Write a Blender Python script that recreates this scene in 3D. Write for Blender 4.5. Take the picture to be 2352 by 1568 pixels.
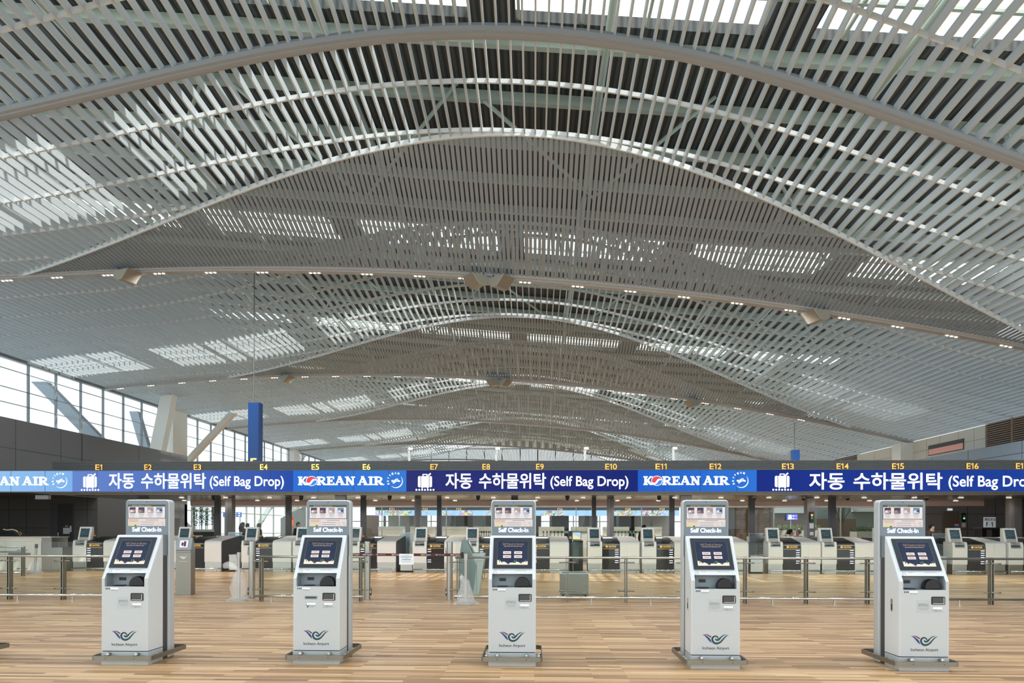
import bpy, bmesh, math, random
from mathutils import Vector, Matrix
random.seed(7)
C = bpy.context.scene.collection
SC = bpy.context.scene
for o in list(bpy.data.objects):
    bpy.data.objects.remove(o)

# ------------------------------------------------------------------ camera, sky, sun, exposure
F, HX, HY, TH, RO = 1568.0, 1176.0, 1217.0, math.radians(1.9), 0.0017
EYE = 1.5
cam = bpy.data.cameras.new('camera')
cam.sensor_width = 36.0
cam.lens = 36.0 * F / 2352.0
cam.shift_y = (HY - 784.0) / 2352.0
cam.clip_end = 600
camo = bpy.data.objects.new('camera', cam)
C.objects.link(camo)
r0 = Vector((math.cos(TH), math.sin(TH), 0)); fw = Vector((-math.sin(TH), math.cos(TH), 0)); up0 = Vector((0, 0, 1))
rv = r0 * math.cos(RO) + up0 * math.sin(RO)
uv_ = up0 * math.cos(RO) - r0 * math.sin(RO)
M = Matrix((rv, uv_, -fw)).transposed().to_4x4()
M.translation = Vector((0, 0, EYE))
camo.matrix_world = M
SC.camera = camo

SC.view_settings.view_transform = 'Standard'
SC.view_settings.look = 'None'
SC.view_settings.gamma = 1.0
SC.view_settings.use_curve_mapping = False
SC.view_settings.exposure = 0.66
SC.cycles.max_bounces = 7
SC.cycles.diffuse_bounces = 4
SC.cycles.glossy_bounces = 3
SC.cycles.transmission_bounces = 4
SC.cycles.transparent_max_bounces = 12
SC.cycles.caustics_reflective = False
SC.cycles.caustics_refractive = False
SC.cycles.sample_clamp_indirect = 6.0

W = bpy.data.worlds.new('sky'); SC.world = W; W.use_nodes = True
bg = W.node_tree.nodes['Background']
bg.inputs[0].default_value = (0.85, 0.95, 0.98, 1)
bg.inputs[1].default_value = 1.25

sun = bpy.data.lights.new('sun', 'SUN'); sun.energy = 3.0; sun.angle = math.radians(0.6); sun.color = (1.0, 0.96, 0.88)
suno = bpy.data.objects.new('sun', sun); C.objects.link(suno)
SUNV = Vector((0.50, -0.34, 1.00)).normalized()          # towards the sun: high, behind and to the right
suno.rotation_euler = SUNV.to_track_quat('Z', 'Y').to_euler()
suno.location = (20, -20, 40)

# ------------------------------------------------------------------ helpers
def lin(c):
    c = c / 255.0
    return c / 12.92 if c <= 0.04045 else ((c + 0.055) / 1.055) ** 2.4
def L(r, g, b): return (lin(r), lin(g), lin(b), 1)
MATS = {}
def mat(name, rgb, rough=0.5, metal=0.0, emit=0.0, spec=0.5, ecol=None):
    if name in MATS: return MATS[name]
    m = bpy.data.materials.new(name); m.use_nodes = True
    b = m.node_tree.nodes['Principled BSDF']
    b.inputs['Base Color'].default_value = L(*rgb)
    b.inputs['Roughness'].default_value = rough
    b.inputs['Metallic'].default_value = metal
    b.inputs['Specular IOR Level'].default_value = spec
    if emit:
        b.inputs['Emission Color'].default_value = L(*(ecol or rgb)); b.inputs['Emission Strength'].default_value = emit
    MATS[name] = m
    return m
def noisy(m, scale=(8, 8, 8), amt=0.06, bump=0.0, detail=3):
    """slight cloudy variation of a material's colour, optional grain"""
    nt = m.node_tree; b = nt.nodes['Principled BSDF']
    tc = nt.nodes.new('ShaderNodeTexCoord'); mp = nt.nodes.new('ShaderNodeMapping'); nz = nt.nodes.new('ShaderNodeTexNoise')
    mp.inputs['Scale'].default_value = scale; nz.inputs['Scale'].default_value = 1.0; nz.inputs['Detail'].default_value = detail
    nt.links.new(tc.outputs['Object'], mp.inputs['Vector']); nt.links.new(mp.outputs[0], nz.inputs['Vector'])
    mx = nt.nodes.new('ShaderNodeMix'); mx.data_type = 'RGBA'
    c = b.inputs['Base Color'].default_value[:]
    mx.inputs[6].default_value = tuple(max(0, v * (1 - amt)) for v in c[:3]) + (1,)
    mx.inputs[7].default_value = tuple(min(1, v * (1 + amt)) for v in c[:3]) + (1,)
    nt.links.new(nz.outputs[0], mx.inputs[0]); nt.links.new(mx.outputs[2], b.inputs['Base Color'])
    if bump:
        bp = nt.nodes.new('ShaderNodeBump'); bp.inputs['Strength'].default_value = bump; bp.inputs['Distance'].default_value = 0.01
        nt.links.new(nz.outputs[0], bp.inputs['Height']); nt.links.new(bp.outputs[0], b.inputs['Normal'])
    return m
def glass_mat(name, tint=(235, 245, 242), refl=0.08, rough=0.0):
    if name in MATS: return MATS[name]
    m = bpy.data.materials.new(name); m.use_nodes = True; nt = m.node_tree
    nt.nodes.remove(nt.nodes['Principled BSDF'])
    t = nt.nodes.new('ShaderNodeBsdfTransparent'); t.inputs[0].default_value = L(*tint)
    g = nt.nodes.new('ShaderNodeBsdfGlossy'); g.inputs['Roughness'].default_value = rough
    fr = nt.nodes.new('ShaderNodeLayerWeight'); fr.inputs[0].default_value = 0.25
    ma = nt.nodes.new('ShaderNodeMath'); ma.operation = 'MULTIPLY_ADD'; ma.inputs[1].default_value = 0.3; ma.inputs[2].default_value = refl; ma.use_clamp = True
    mx = nt.nodes.new('ShaderNodeMixShader')
    nt.links.new(fr.outputs['Fresnel'], ma.inputs[0]); nt.links.new(ma.outputs[0], mx.inputs[0])
    nt.links.new(t.outputs[0], mx.inputs[1]); nt.links.new(g.outputs[0], mx.inputs[2])
    nt.links.new(mx.outputs[0], nt.nodes['Material Output'].inputs[0])
    MATS[name] = m
    return m
def film_mat(name, rgb, alpha):
    """cloudy film: diffuse over transparent"""
    m = bpy.data.materials.new(name); m.use_nodes = True; b = m.node_tree.nodes['Principled BSDF']
    b.inputs['Base Color'].default_value = L(*rgb); b.inputs['Alpha'].default_value = alpha; b.inputs['Roughness'].default_value = 0.2
    MATS[name] = m
    return m

def X_at(px, Y, py=None):
    u = (px - HX) / F
    return Y * (u * math.cos(TH) - math.sin(TH)) / (math.cos(TH) + u * math.sin(TH))
def depth(X, Y): return -X * math.sin(TH) + Y * math.cos(TH)
def Z_at(py, X, Y):
    zc = depth(X, Y); u = (X * math.cos(TH) + Y * math.sin(TH)) / zc
    return EYE + ((HY - py) / F + RO * u) * zc

class MB:
    def __init__(s): s.v = []; s.f = []; s.m = []
    def add(s, vs, fs, mi=0):
        n = len(s.v); s.v += [tuple(v) for v in vs]
        for f in fs: s.f.append(tuple(i + n for i in f)); s.m.append(mi)
        return s
    def box(s, x0, x1, y0, y1, z0, z1, mi=0):
        return s.add([(x0, y0, z0), (x1, y0, z0), (x1, y1, z0), (x0, y1, z0), (x0, y0, z1), (x1, y0, z1), (x1, y1, z1), (x0, y1, z1)],
                     [(3, 2, 1, 0), (4, 5, 6, 7), (0, 1, 5, 4), (1, 2, 6, 5), (2, 3, 7, 6), (3, 0, 4, 7)], mi)
    def quad(s, a, b, c, d, mi=0): return s.add([a, b, c, d], [(0, 1, 2, 3)], mi)
    def prism(s, poly, axis, a, b, mi=0):
        """poly: 2D points, extruded along axis from a to b. axis x: (y,z); y: (x,z); z: (x,y)"""
        def p(q, t): return (t, q[0], q[1]) if axis == 'x' else (q[0], t, q[1]) if axis == 'y' else (q[0], q[1], t)
        n = len(poly)
        vs = [p(q, a) for q in poly] + [p(q, b) for q in poly]
        fs = [tuple(range(n)), tuple(range(2 * n - 1, n - 1, -1))] + [(i, i + n, (i + 1) % n + n, (i + 1) % n) for i in range(n)]
        return s.add(vs, fs, mi)
    def tube(s, pts, r, n=10, mi=0, cap=True, rs=None):
        pts = [Vector(p) for p in pts]; rings = []
        for i, p in enumerate(pts):
            d = (pts[min(i + 1, len(pts) - 1)] - pts[max(i - 1, 0)]).normalized()
            a = d.orthogonal().normalized() if i == 0 else (rings[-1][1] - d * rings[-1][1].dot(d)).normalized()
            rings.append((p, a, d.cross(a)))
        base = len(s.v)
        for i, (p, a, b) in enumerate(rings):
            rr = rs[i] if rs else r
            for k in range(n):
                t = 2 * math.pi * k / n
                s.v.append(tuple(p + (a * math.cos(t) + b * math.sin(t)) * rr))
        for i in range(len(pts) - 1):
            for k in range(n):
                q = base + i * n
                s.f.append((q + k, q + (k + 1) % n, q + n + (k + 1) % n, q + n + k)); s.m.append(mi)
        if cap:
            s.f.append(tuple(base + k for k in range(n - 1, -1, -1))); s.m.append(mi)
            e = base + (len(pts) - 1) * n
            s.f.append(tuple(e + k for k in range(n))); s.m.append(mi)
        return s
    def lathe(s, prof, cx=0, cy=0, n=20, mi=0):
        """prof: (r,z) list, around z"""
        base = len(s.v)
        for r, z in prof:
            for k in range(n):
                t = 2 * math.pi * k / n
                s.v.append((cx + r * math.cos(t), cy + r * math.sin(t), z))
        for i in range(len(prof) - 1):
            for k in range(n):
                q = base + i * n
                s.f.append((q + k, q + (k + 1) % n, q + n + (k + 1) % n, q + n + k)); s.m.append(mi)
        s.f.append(tuple(base + k for k in range(n - 1, -1, -1))); s.m.append(mi)
        e = base + (len(prof) - 1) * n
        s.f.append(tuple(e + k for k in range(n))); s.m.append(mi)
        return s
    def disc(s, c, r, mi=0, n=20, ry=None):
        """flat disc facing -y at c"""
        s.add([(c[0] + r * math.cos(2 * math.pi * k / n), c[1], c[2] + (ry or r) * math.sin(2 * math.pi * k / n)) for k in range(n)], [tuple(range(n))], mi)
        return s
    def ribbon(s, pts, ws, y, mi=0):
        """flat stroke in the xz plane at y with varying width"""
        pts = [Vector((p[0], p[1])) for p in pts]; vs = []
        for i, p in enumerate(pts):
            d = (pts[min(i + 1, len(pts) - 1)] - pts[max(i - 1, 0)]).normalized(); n = Vector((-d.y, d.x)) * ws[i] / 2
            vs += [(p.x + n.x, y, p.y + n.y), (p.x - n.x, y, p.y - n.y)]
        return s.add(vs, [(2 * i, 2 * i + 1, 2 * i + 3, 2 * i + 2) for i in range(len(pts) - 1)], mi)
    def xf(s, fn):
        s.v = [tuple(fn(Vector(v))) for v in s.v]; return s
    def join(s, o, mi=None):
        n = len(s.v); s.v += o.v
        for f, m in zip(o.f, o.m): s.f.append(tuple(i + n for i in f)); s.m.append(m if mi is None else mi)
        return s
    def mesh(s, name, mats, smooth=False):
        me = bpy.data.meshes.new(name); me.from_pydata(s.v, [], s.f); me.update()
        for m in (mats if isinstance(mats, (list, tuple)) else [mats]): me.materials.append(m)
        me.polygons.foreach_set('material_index', s.m)
        bm = bmesh.new(); bm.from_mesh(me); bmesh.ops.recalc_face_normals(bm, faces=bm.faces); bm.to_mesh(me); bm.free()
        if smooth: me.polygons.foreach_set('use_smooth', [True] * len(me.polygons))
        return me
    def build(s, name, mats, parent=None, smooth=False, bevel=0, seg=2, loc=None):
        o = bpy.data.objects.new(name, s.mesh(name, mats, smooth)); C.objects.link(o)
        if parent: o.parent = parent
        if loc: o.location = loc
        if bevel:
            md = o.modifiers.new('bevel', 'BEVEL'); md.width = bevel; md.segments = seg; md.limit_method = 'ANGLE'; md.angle_limit = math.radians(35)
        return o

def catmull(pts, n=6):
    pts = [Vector(p) for p in pts]; out = []
    for i in range(len(pts) - 1):
        p0, p1, p2, p3 = pts[max(i - 1, 0)], pts[i], pts[i + 1], pts[min(i + 2, len(pts) - 1)]
        for k in range(n):
            t = k / n
            out.append(0.5 * ((2 * p1) + (p2 - p0) * t + (2 * p0 - 5 * p1 + 4 * p2 - p3) * t * t + (3 * p1 - p0 - 3 * p2 + p3) * t ** 3))
    out.append(pts[-1])
    return out
def catw(ws, n=6):
    return [v.x for v in catmull([(w, 0, 0) for w in ws], n)]
def rrect(x0, x1, z0, z1, r, n=5, corners=(1, 1, 1, 1)):
    """rounded rectangle, counter-clockwise from bottom right; corners: br, tr, tl, bl"""
    out = []
    for (cx, cz, a0, px, pz), on in zip(((x1 - r, z0 + r, -90, x1, z0), (x1 - r, z1 - r, 0, x1, z1), (x0 + r, z1 - r, 90, x0, z1), (x0 + r, z0 + r, 180, x0, z0)), corners):
        if not on: out.append((px, pz)); continue
        for k in range(n + 1):
            a = math.radians(a0 + 90 * k / n); out.append((cx + r * math.cos(a), cz + r * math.sin(a)))
    return out

TXT = {}
def glyphs(body, offset=0.0):
    """(points, faces, width, cap height) of a text in the default face, size 1"""
    key = (body, offset)
    if key in TXT: return TXT[key]
    cu = bpy.data.curves.new('t', 'FONT'); cu.body = body; cu.size = 1.0; cu.offset = offset; cu.resolution_u = 4
    o = bpy.data.objects.new('t', cu); C.objects.link(o)
    dg = bpy.context.evaluated_depsgraph_get()
    me = bpy.data.meshes.new_from_object(o.evaluated_get(dg))
    vs = [(v.co.x, v.co.y) for v in me.vertices]; fs = [tuple(p.vertices) for p in me.polygons]
    bpy.data.objects.remove(o); bpy.data.curves.remove(cu); bpy.data.meshes.remove(me)
    x0 = min(v[0] for v in vs); x1 = max(v[0] for v in vs); y0 = min(v[1] for v in vs); y1 = max(v[1] for v in vs)
    TXT[key] = (vs, fs, x0, x1, y0, y1)
    return TXT[key]
def text(mb, body, x0, x1, z0, z1, y, mi=0, offset=0.0, fit=True):
    """lay a text into the box x0..x1, z0..z1 at depth y, facing -y. fit: stretch to both, else keep aspect from the height"""
    vs, fs, a0, a1, b0, b1 = glyphs(body, offset)
    sz = (z1 - z0) / (b1 - b0); sx = (x1 - x0) / (a1 - a0) if fit else sz
    if not fit: x0 = (x0 + x1) / 2 - (a1 - a0) * sx / 2
    return mb.add([(x0 + (v[0] - a0) * sx, y, z0 + (v[1] - b0) * sz) for v in vs], fs, mi)

def code_text(mb, s, x0, x1, z0, z1, y, mi=0, offset=0.0):
    """letters and figures set one by one, with a flagged figure one"""
    ws = [{'1': .36, ' ': .3, '.': .2, 'M': .8}.get(c, .56) for c in s]; tot = sum(ws) + .08 * (len(s) - 1); k = (x1 - x0) / tot; x = x0
    for c, w in zip(s, ws):
        if c == '.': mb.add([(x, y, z0), (x + w * k * .7, y, z0), (x + w * k * .7, y, z0 + w * k * .7), (x, y, z0 + w * k * .7)], [(0, 1, 2, 3)], mi)
        elif c == '1':
            h = z1 - z0; t = .17 * h; a = x + w * k * .45
            mb.add([(a, y, z0), (a + t, y, z0), (a + t, y, z1), (a, y, z1)], [(0, 1, 2, 3)], mi); mb.add([(a, y, z1), (a - .24 * h, y, z1 - .17 * h), (a - .24 * h, y, z1 - .32 * h), (a, y, z1 - .16 * h)], [(0, 1, 2, 3)], mi)
        elif c != ' ': text(mb, c, x, x + w * k, z0, z1, y, mi, offset)
        x += (w + .08) * k
    return mb
def tag(o, label, cat, group=None, kind=None):
    o['label'] = label; o['category'] = cat
    if group: o['group'] = group
    if kind: o['kind'] = kind
    return o
def thing(name, label, cat, loc=(0, 0, 0), rz=0, group=None):
    o = bpy.data.objects.new(name, None); C.objects.link(o); o.location = loc; o.rotation_euler = (0, 0, rz); o.empty_display_size = 0.1
    return tag(o, label, cat, group)
def struct(o, label=None):
    o['kind'] = 'structure'
    if label: o['label'] = label
    return o
def dup(root, loc, rz, label=None, group=None, skip=()):
    r = root.copy(); C.objects.link(r); r.location = loc; r.rotation_euler = (0, 0, rz)
    if label: r['label'] = label
    if group: r['group'] = group
    for ch in list(root.children):
        if ch.name.split('.')[0] in skip: continue
        c = ch.copy(); C.objects.link(c); c.parent = r
        for g in list(ch.children):
            d = g.copy(); C.objects.link(d); d.parent = c
    return r

# ------------------------------------------------------------------ materials
white = mat('white_paint', (236, 236, 230), 0.35)
offwhite = mat('cabinet_white', (251, 251, 248), 0.32)
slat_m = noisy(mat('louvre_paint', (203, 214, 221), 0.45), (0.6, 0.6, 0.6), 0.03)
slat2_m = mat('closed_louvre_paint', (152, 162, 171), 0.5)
rib_m = mat('rib_paint', (228, 234, 238), 0.4)
beam_m = mat('beam_paint', (168, 176, 184), 0.45)
deck_m = mat('roof_deck_dark', (52, 54, 54), 0.6)
purlin_m = mat('purlin_paint', (172, 184, 172), 0.5)
steel = noisy(mat('brushed_steel', (186, 186, 182), 0.28, 1.0), (2, 2, 60), 0.08)
steel_d = noisy(mat('dull_steel', (146, 144, 136), 0.38, 1.0), (2, 2, 60), 0.10)
chrome = mat('polished_steel', (215, 216, 214), 0.15, 1.0)
kwhite = mat('kiosk_white', (208, 214, 219), 0.30)
kgrey = mat('kiosk_grey', (128, 138, 146), 0.38, 0.2)
kside = mat('kiosk_silver', (190, 196, 200), 0.35, 0.2)
kdark = mat('kiosk_dark', (66, 66, 68), 0.5)
bezel = mat('bezel_black', (40, 46, 56), 0.35)
black = mat('black_plastic', (18, 18, 20), 0.35)
blackg = mat('black_glass', (36, 38, 42), 0.10)
dgrey = mat('dark_panel', (66, 66, 68), 0.45)
glow = mat('white_light', (255, 250, 240), 0.5, emit=2.2)
warm = mat('warm_lamp', (255, 226, 190), 0.5, emit=7.0)
glassm = glass_mat('clear_glass', (248, 252, 250), 0.01)
gglass = glass_mat('green_glass', (190, 222, 212), 0.05)
# ------------------------------------------------------------------ ceiling: wave of louvres
S = 0.3; LB = 54.8; UA = 80.0; XL, XR = -87.0, 73.0
RIBS = [(25.2, 3.0), (32, 9.3), (39, 10.8), (46, 10.0), (52.3, 8.8), (57.6, 8.1), (64, 7.7), (70, 7.0), (76, 6.2), (80.01, 5.5)]
def base_h(x): return 29.3 - 0.0011 * x * x - 0.085 * x
def swell(x): return math.cos(math.pi * x / 120.0) ** 2 if abs(x) < 60 else 0.0
def amp(u):
    for (a, p), (b, q) in zip(RIBS, RIBS[1:]):
        if u <= b: return p + (q - p) * max(0, (u - a)) / (b - a)
    return RIBS[-1][1]
def edge_u(x): return min(80.0, 64.0 + 16.0 * (abs(x) / 62.0) ** 1.7)
def front_h(x, u): return base_h(x) + amp(u) * swell(x)
def P(x, u, h, k): return (x * S, (u + LB * k) * S, EYE + h * S)

def slat_strip(mb, pts, w, H):
    vs = []
    for (x, y, z) in pts: vs += [(x - w / 2, y, z), (x + w / 2, y, z), (x + w / 2, y, z + H), (x - w / 2, y, z + H)]
    n = len(pts); fs = [(0, 1, 2, 3), (4 * n - 1, 4 * n - 2, 4 * n - 3, 4 * n - 4)]
    for i in range(n - 1):
        a = 4 * i
        for j in range(4): fs.append((a + j, a + 4 + j, a + 4 + (j + 1) % 4, a + (j + 1) % 4))
    mb.add(vs, fs)
def bar_across(mb, pts, wy, z0, z1):
    """bar running across the hall through pts, wy deep, from z0 to z1 about the points"""
    vs = []
    for (x, y, z) in pts: vs += [(x, y - wy / 2, z + z0), (x, y + wy / 2, z + z0), (x, y + wy / 2, z + z1), (x, y - wy / 2, z + z1)]
    n = len(pts); fs = [(0, 1, 2, 3), (4 * n - 1, 4 * n - 2, 4 * n - 3, 4 * n - 4)]
    for i in range(n - 1):
        a = 4 * i
        for j in range(4): fs.append((a + j, a + 4 + j, a + 4 + (j + 1) % 4, a + (j + 1) % 4))
    mb.add(vs, fs)
XS = [XL + i for i in range(int(XR - XL) + 1)]
FX = [XL + (XR - XL) * i / 60 for i in range(61)]
for k in range(-1, 5):
    mb = MB()
    for x in XS:
        ue = edge_u(x)
        us = [u for u, a in RIBS if u < ue - 0.8 and not (k == -1 and u < 40)] + [ue]
        slat_strip(mb, [P(x, u, front_h(x, u), k) for u in us], 0.045, 0.205)
    struct(mb.build('ceiling', slat_m), 'open white louvre blades of the waved ceiling')
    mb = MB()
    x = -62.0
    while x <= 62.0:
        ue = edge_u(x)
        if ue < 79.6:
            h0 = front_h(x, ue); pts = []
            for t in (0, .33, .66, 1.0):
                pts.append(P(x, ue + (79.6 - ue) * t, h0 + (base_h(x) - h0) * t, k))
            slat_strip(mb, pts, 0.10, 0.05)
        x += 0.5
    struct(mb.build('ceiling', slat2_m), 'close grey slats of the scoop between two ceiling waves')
    # ribs
    for i, (u, a) in enumerate(RIBS[:-1]):
        if i == 0 or (k == -1 and u < 40): continue
        mb = MB()
        if u <= 64:
            spans = [FX]
        else:
            xe = 62.0 * ((u - 64.0) / 16.0) ** (1 / 1.7)
            spans = [[v for v in FX if v <= -xe], [v for v in FX if v >= xe]]
        for sp in spans:
            if len(sp) < 2: continue
            pts = [P(v, u, front_h(v, u), k) for v in sp]
            if abs(u - 52.3) < 0.1 and k <= 0:
                bar_across(mb, pts, 0.30, -0.10, 0.02); bar_across(mb, pts, 0.12, -0.13, -0.10); bar_across(mb, pts, 0.06, 0.02, 0.17)
            else:
                bar_across(mb, pts, 0.05, 0.04, 0.15)
        struct(mb.build('trim_%d' % (i + 1), beam_m if abs(u - 52.3) < 0.1 and k <= 0 else rib_m), 'arched cross rib of the louvre ceiling')
    mb = MB()
    bar_across(mb, [P(v, edge_u(v), front_h(v, edge_u(v)), k) for v in FX], 0.06, -0.05, 0.10)
    struct(mb.build('trim_11', rib_m), 'curved lip where the louvre wave turns down')
    mb = MB()
    ptsA = [P(v, UA, base_h(v), k) for v in FX]
    bar_across(mb, ptsA, 0.26, -0.10, 0.05); bar_across(mb, [(p[0], p[1] - 0.16, p[2]) for p in ptsA], 0.06, -0.04, 0.08)
    bar_across(mb, [(p[0], p[1] + 0.16, p[2]) for p in ptsA], 0.06, -0.04, 0.08)
    struct(mb.build('trim_12', mat('low_rib_paint', (182, 182, 182), 0.45)), 'low cross rib that carries the triple downlights')

# triple downlights and loudspeakers on the low ribs
def rib_point(px, k):
    """metres X on low rib k under picture column px, and its height"""
    Y = (UA + LB * k) * S
    x = X_at(px, Y)
    return x, Y, EYE + base_h(x / S) * S
def triple(first):
    r = thing('triple_downlight', 'x', 'ceiling light')
    MB().box(-0.24, 0.24, -0.075, 0.075, -0.018, 0.0).build('housing', mat('lamp_housing', (205, 196, 188), 0.4), r)
    for j in (-1, 0, 1):
        MB().lathe([(0.045, -0.026), (0.045, -0.016)], j * 0.15, 0, 12).build('lamp', warm, r)
    return r
proto = None
for k, xs in ((0, [15, 130, 247, 365, 483, 602, 722, 842, 963, 1065, 1205, 1326, 1447, 1570, 1692, 1815, 1938, 2061, 2185, 2310]),
              (1, [276, 346, 417, 488, 560, 630, 700, 770, 842, 912, 984, 1055, 1128, 1260, 1330, 1402, 1475, 1548, 1620, 1694, 1768, 1840])):
    lab = ('triple warm downlight under the nearest low ceiling rib', 'triple warm downlight under the second low ceiling rib, further into the hall')[k]
    for px in xs:
        x, y, z = rib_point(px, k)
        z -= 0.10
        sl = math.atan2(base_h((x + 0.2) / S) * S - base_h((x - 0.2) / S) * S, 0.4)
        if proto is None: proto = triple(0); o = proto; o.location = (x, y, z); o['label'] = lab
        else: o = dup(proto, (x, y, z), 0, lab)
        o['group'] = 'triple downlights along the %s low rib' % ('nearest', 'second')[k]
        o.rotation_euler = (0, -sl, 0)
# the light those rib lamps give, on every low rib
for k in range(-1, 4):
    for i in range(14):
        xx = -55 + 110 * i / 13.0
        ld = bpy.data.lights.new('rib_lamp_light', 'SPOT'); ld.energy = 430 if k >= 0 else 420; ld.spot_size = math.radians(150); ld.spot_blend = 0.6; ld.shadow_soft_size = 0.25; ld.color = (0.95, 0.98, 1.0)
        lo_ = bpy.data.objects.new('rib_lamp_light', ld); C.objects.link(lo_); lo_.location = (xx * S, (UA + LB * k) * S, EYE + base_h(xx) * S - 0.16)
spk_m = mat('speaker_grey', (172, 172, 162), 0.5)
def loudspeaker(px, k, rz, label):
    x, y, z = rib_point(px, k)
    r = thing('ceiling_loudspeaker', label, 'loudspeaker', (x, y - 0.25, z - 0.13), rz, 'loudspeakers hung under the ceiling ribs')
    m = MB().prism([(-0.42, 0.0), (0.36, 0.0), (0.30, -0.22), (0.10, -0.36), (-0.10, -0.34)], 'x', -0.30, 0.30)
    m.build('cabinet', spk_m, r, bevel=0.02)
    MB().prism([(-0.43, -0.02), (-0.41, -0.02), (-0.10, -0.35), (-0.12, -0.36)], 'x', -0.27, 0.27).build('grille', mat('speaker_grille', (150, 140, 126), 0.6), r)
    for q in (-.2, .2): MB().tube([(q, 0.1, -0.02), (q, 0.16, 0.12)], 0.015, 6).build('bracket', kdark, r)
    return r
loudspeaker(1096, 0, -0.9, 'grey wedge loudspeaker of the central pair turned towards the dark end wall')
loudspeaker(1149, 0, 0.9, 'grey wedge loudspeaker of the central pair turned towards the louvred upper wall')
loudspeaker(300, 0, 1.2, 'single grey loudspeaker on the nearest low rib at the window side of the hall')
loudspeaker(1868, 0, -1.2, 'single grey loudspeaker on the nearest low rib at the stone wall side')
loudspeaker(1135, 1, -0.9, 'small distant loudspeaker pair on second low rib, one facing the windows')
loudspeaker(1158, 1, 0.9, 'small distant loudspeaker pair on second low rib, one facing the stone wall')
loudspeaker(1588, 1, -1.2, 'distant single loudspeaker on the second low rib towards the stone wall')
loudspeaker(660, 1, 1.2, 'distant single loudspeaker on the second low rib towards the windows')

# ------------------------------------------------------------------ roof deck above, with skylight strips
RH = 46.5
def roof_z(x): return EYE + (RH - 0.085 * x) * S
def deck_material():
    m = deck_m; nt = m.node_tree; b = nt.nodes['Principled BSDF']
    tc = nt.nodes.new('ShaderNodeTexCoord'); wv = nt.nodes.new('ShaderNodeTexWave'); wv.bands_direction = 'X'; wv.inputs['Scale'].default_value = 1.6
    cr = nt.nodes.new('ShaderNodeValToRGB'); cr.color_ramp.elements[0].color = L(34, 36, 36); cr.color_ramp.elements[1].color = L(74, 78, 78)
    nt.links.new(tc.outputs['Object'], wv.inputs['Vector']); nt.links.new(wv.outputs[0], cr.inputs[0]); nt.links.new(cr.outputs[0], b.inputs['Base Color'])
deck_material()
def roof_slab(mb, x0, x1, y0, y1, th=0.3, dz=0.0, n=1):
    for i in range(n):
        a = x0 + (x1 - x0) * i / n; b = x0 + (x1 - x0) * (i + 1) / n
        za, zb = roof_z(a / S) + dz, roof_z(b / S) + dz
        mb.add([(a, y0, za), (b, y0, zb), (b, y1, zb), (a, y1, za), (a, y0, za + th), (b, y0, zb + th), (b, y1, zb + th), (a, y1, za + th)],
               [(3, 2, 1, 0), (4, 5, 6, 7), (0, 1, 5, 4), (1, 2, 6, 5), (2, 3, 7, 6), (3, 0, 4, 7)])
RX0, RX1 = -31.0, 27.0
mb = MB(); pm = MB()
y = -8.0
for k in range(-1, 6):
    s0 = 15.0 + LB * S * k; s1 = s0 + 3.75
    roof_slab(mb, RX0, RX1, y, s0)
    if k < 0: roof_slab(mb, RX0, RX1, s0, s1)  # unseen strip overhead closed to keep direct sun off the foreground
    g = -25.2
    while g < 24:
        roof_slab(mb, g - 0.65, g + 0.65, s0, s1, 0.3); g += 8.0
    roof_slab(mb, RX0, -25.8, s0, s1); roof_slab(mb, 22.8, RX1, s0, s1)
    y = s1
    for j in range(0, 5):
        roof_slab(pm, RX0, RX1, s1 + 0.5 + 2.55 * j, s1 + 0.70 + 2.55 * j, 0.32, -0.33)
    roof_slab(pm, RX0, RX1, s0 - 0.12, s0 + 0.12, 0.4, -0.2); roof_slab(pm, RX0, RX1, s0 + 1.2, s0 + 1.30, 0.08, 0.0); roof_slab(pm, RX0, RX1, s0 + 2.45, s0 + 2.55, 0.08, 0.0)
    for j in range(28): roof_slab(pm, -25 + j * 1.75, -24.92 + j * 1.75, s0, s1, 0.08, 0.02)
roof_slab(mb, RX0, RX1, y, y + 4)
struct(mb.build('ceiling', deck_m), 'dark ribbed roof deck above the louvres')
struct(pm.build('trim_13', purlin_m), 'pale roof beams under the dark deck')
# roof struts seen through the louvres
tb = MB()
for k in range(0, 5):
    for xx in (-14, -6, 2.0, 10, 18):
        y0 = 20.4 + LB * S * k
        tb.tube([(xx, y0 - 9.0, roof_z(xx / S) - 0.25), (xx, y0 + 6.5, roof_z(xx / S) - 0.25)], 0.11, 8)
        tb.tube([(xx - 3.6, y0 + 1.0, roof_z(xx / S) - 0.3), (xx, y0 + 3.4, EYE + front_h(xx / S, 64) * S + 0.7), (xx + 3.6, y0 + 1.0, roof_z(xx / S) - 0.3)], 0.07, 8)
struct(tb.build('trim_14', purlin_m, smooth=True), 'pale tubular roof struts above the louvres')

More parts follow.
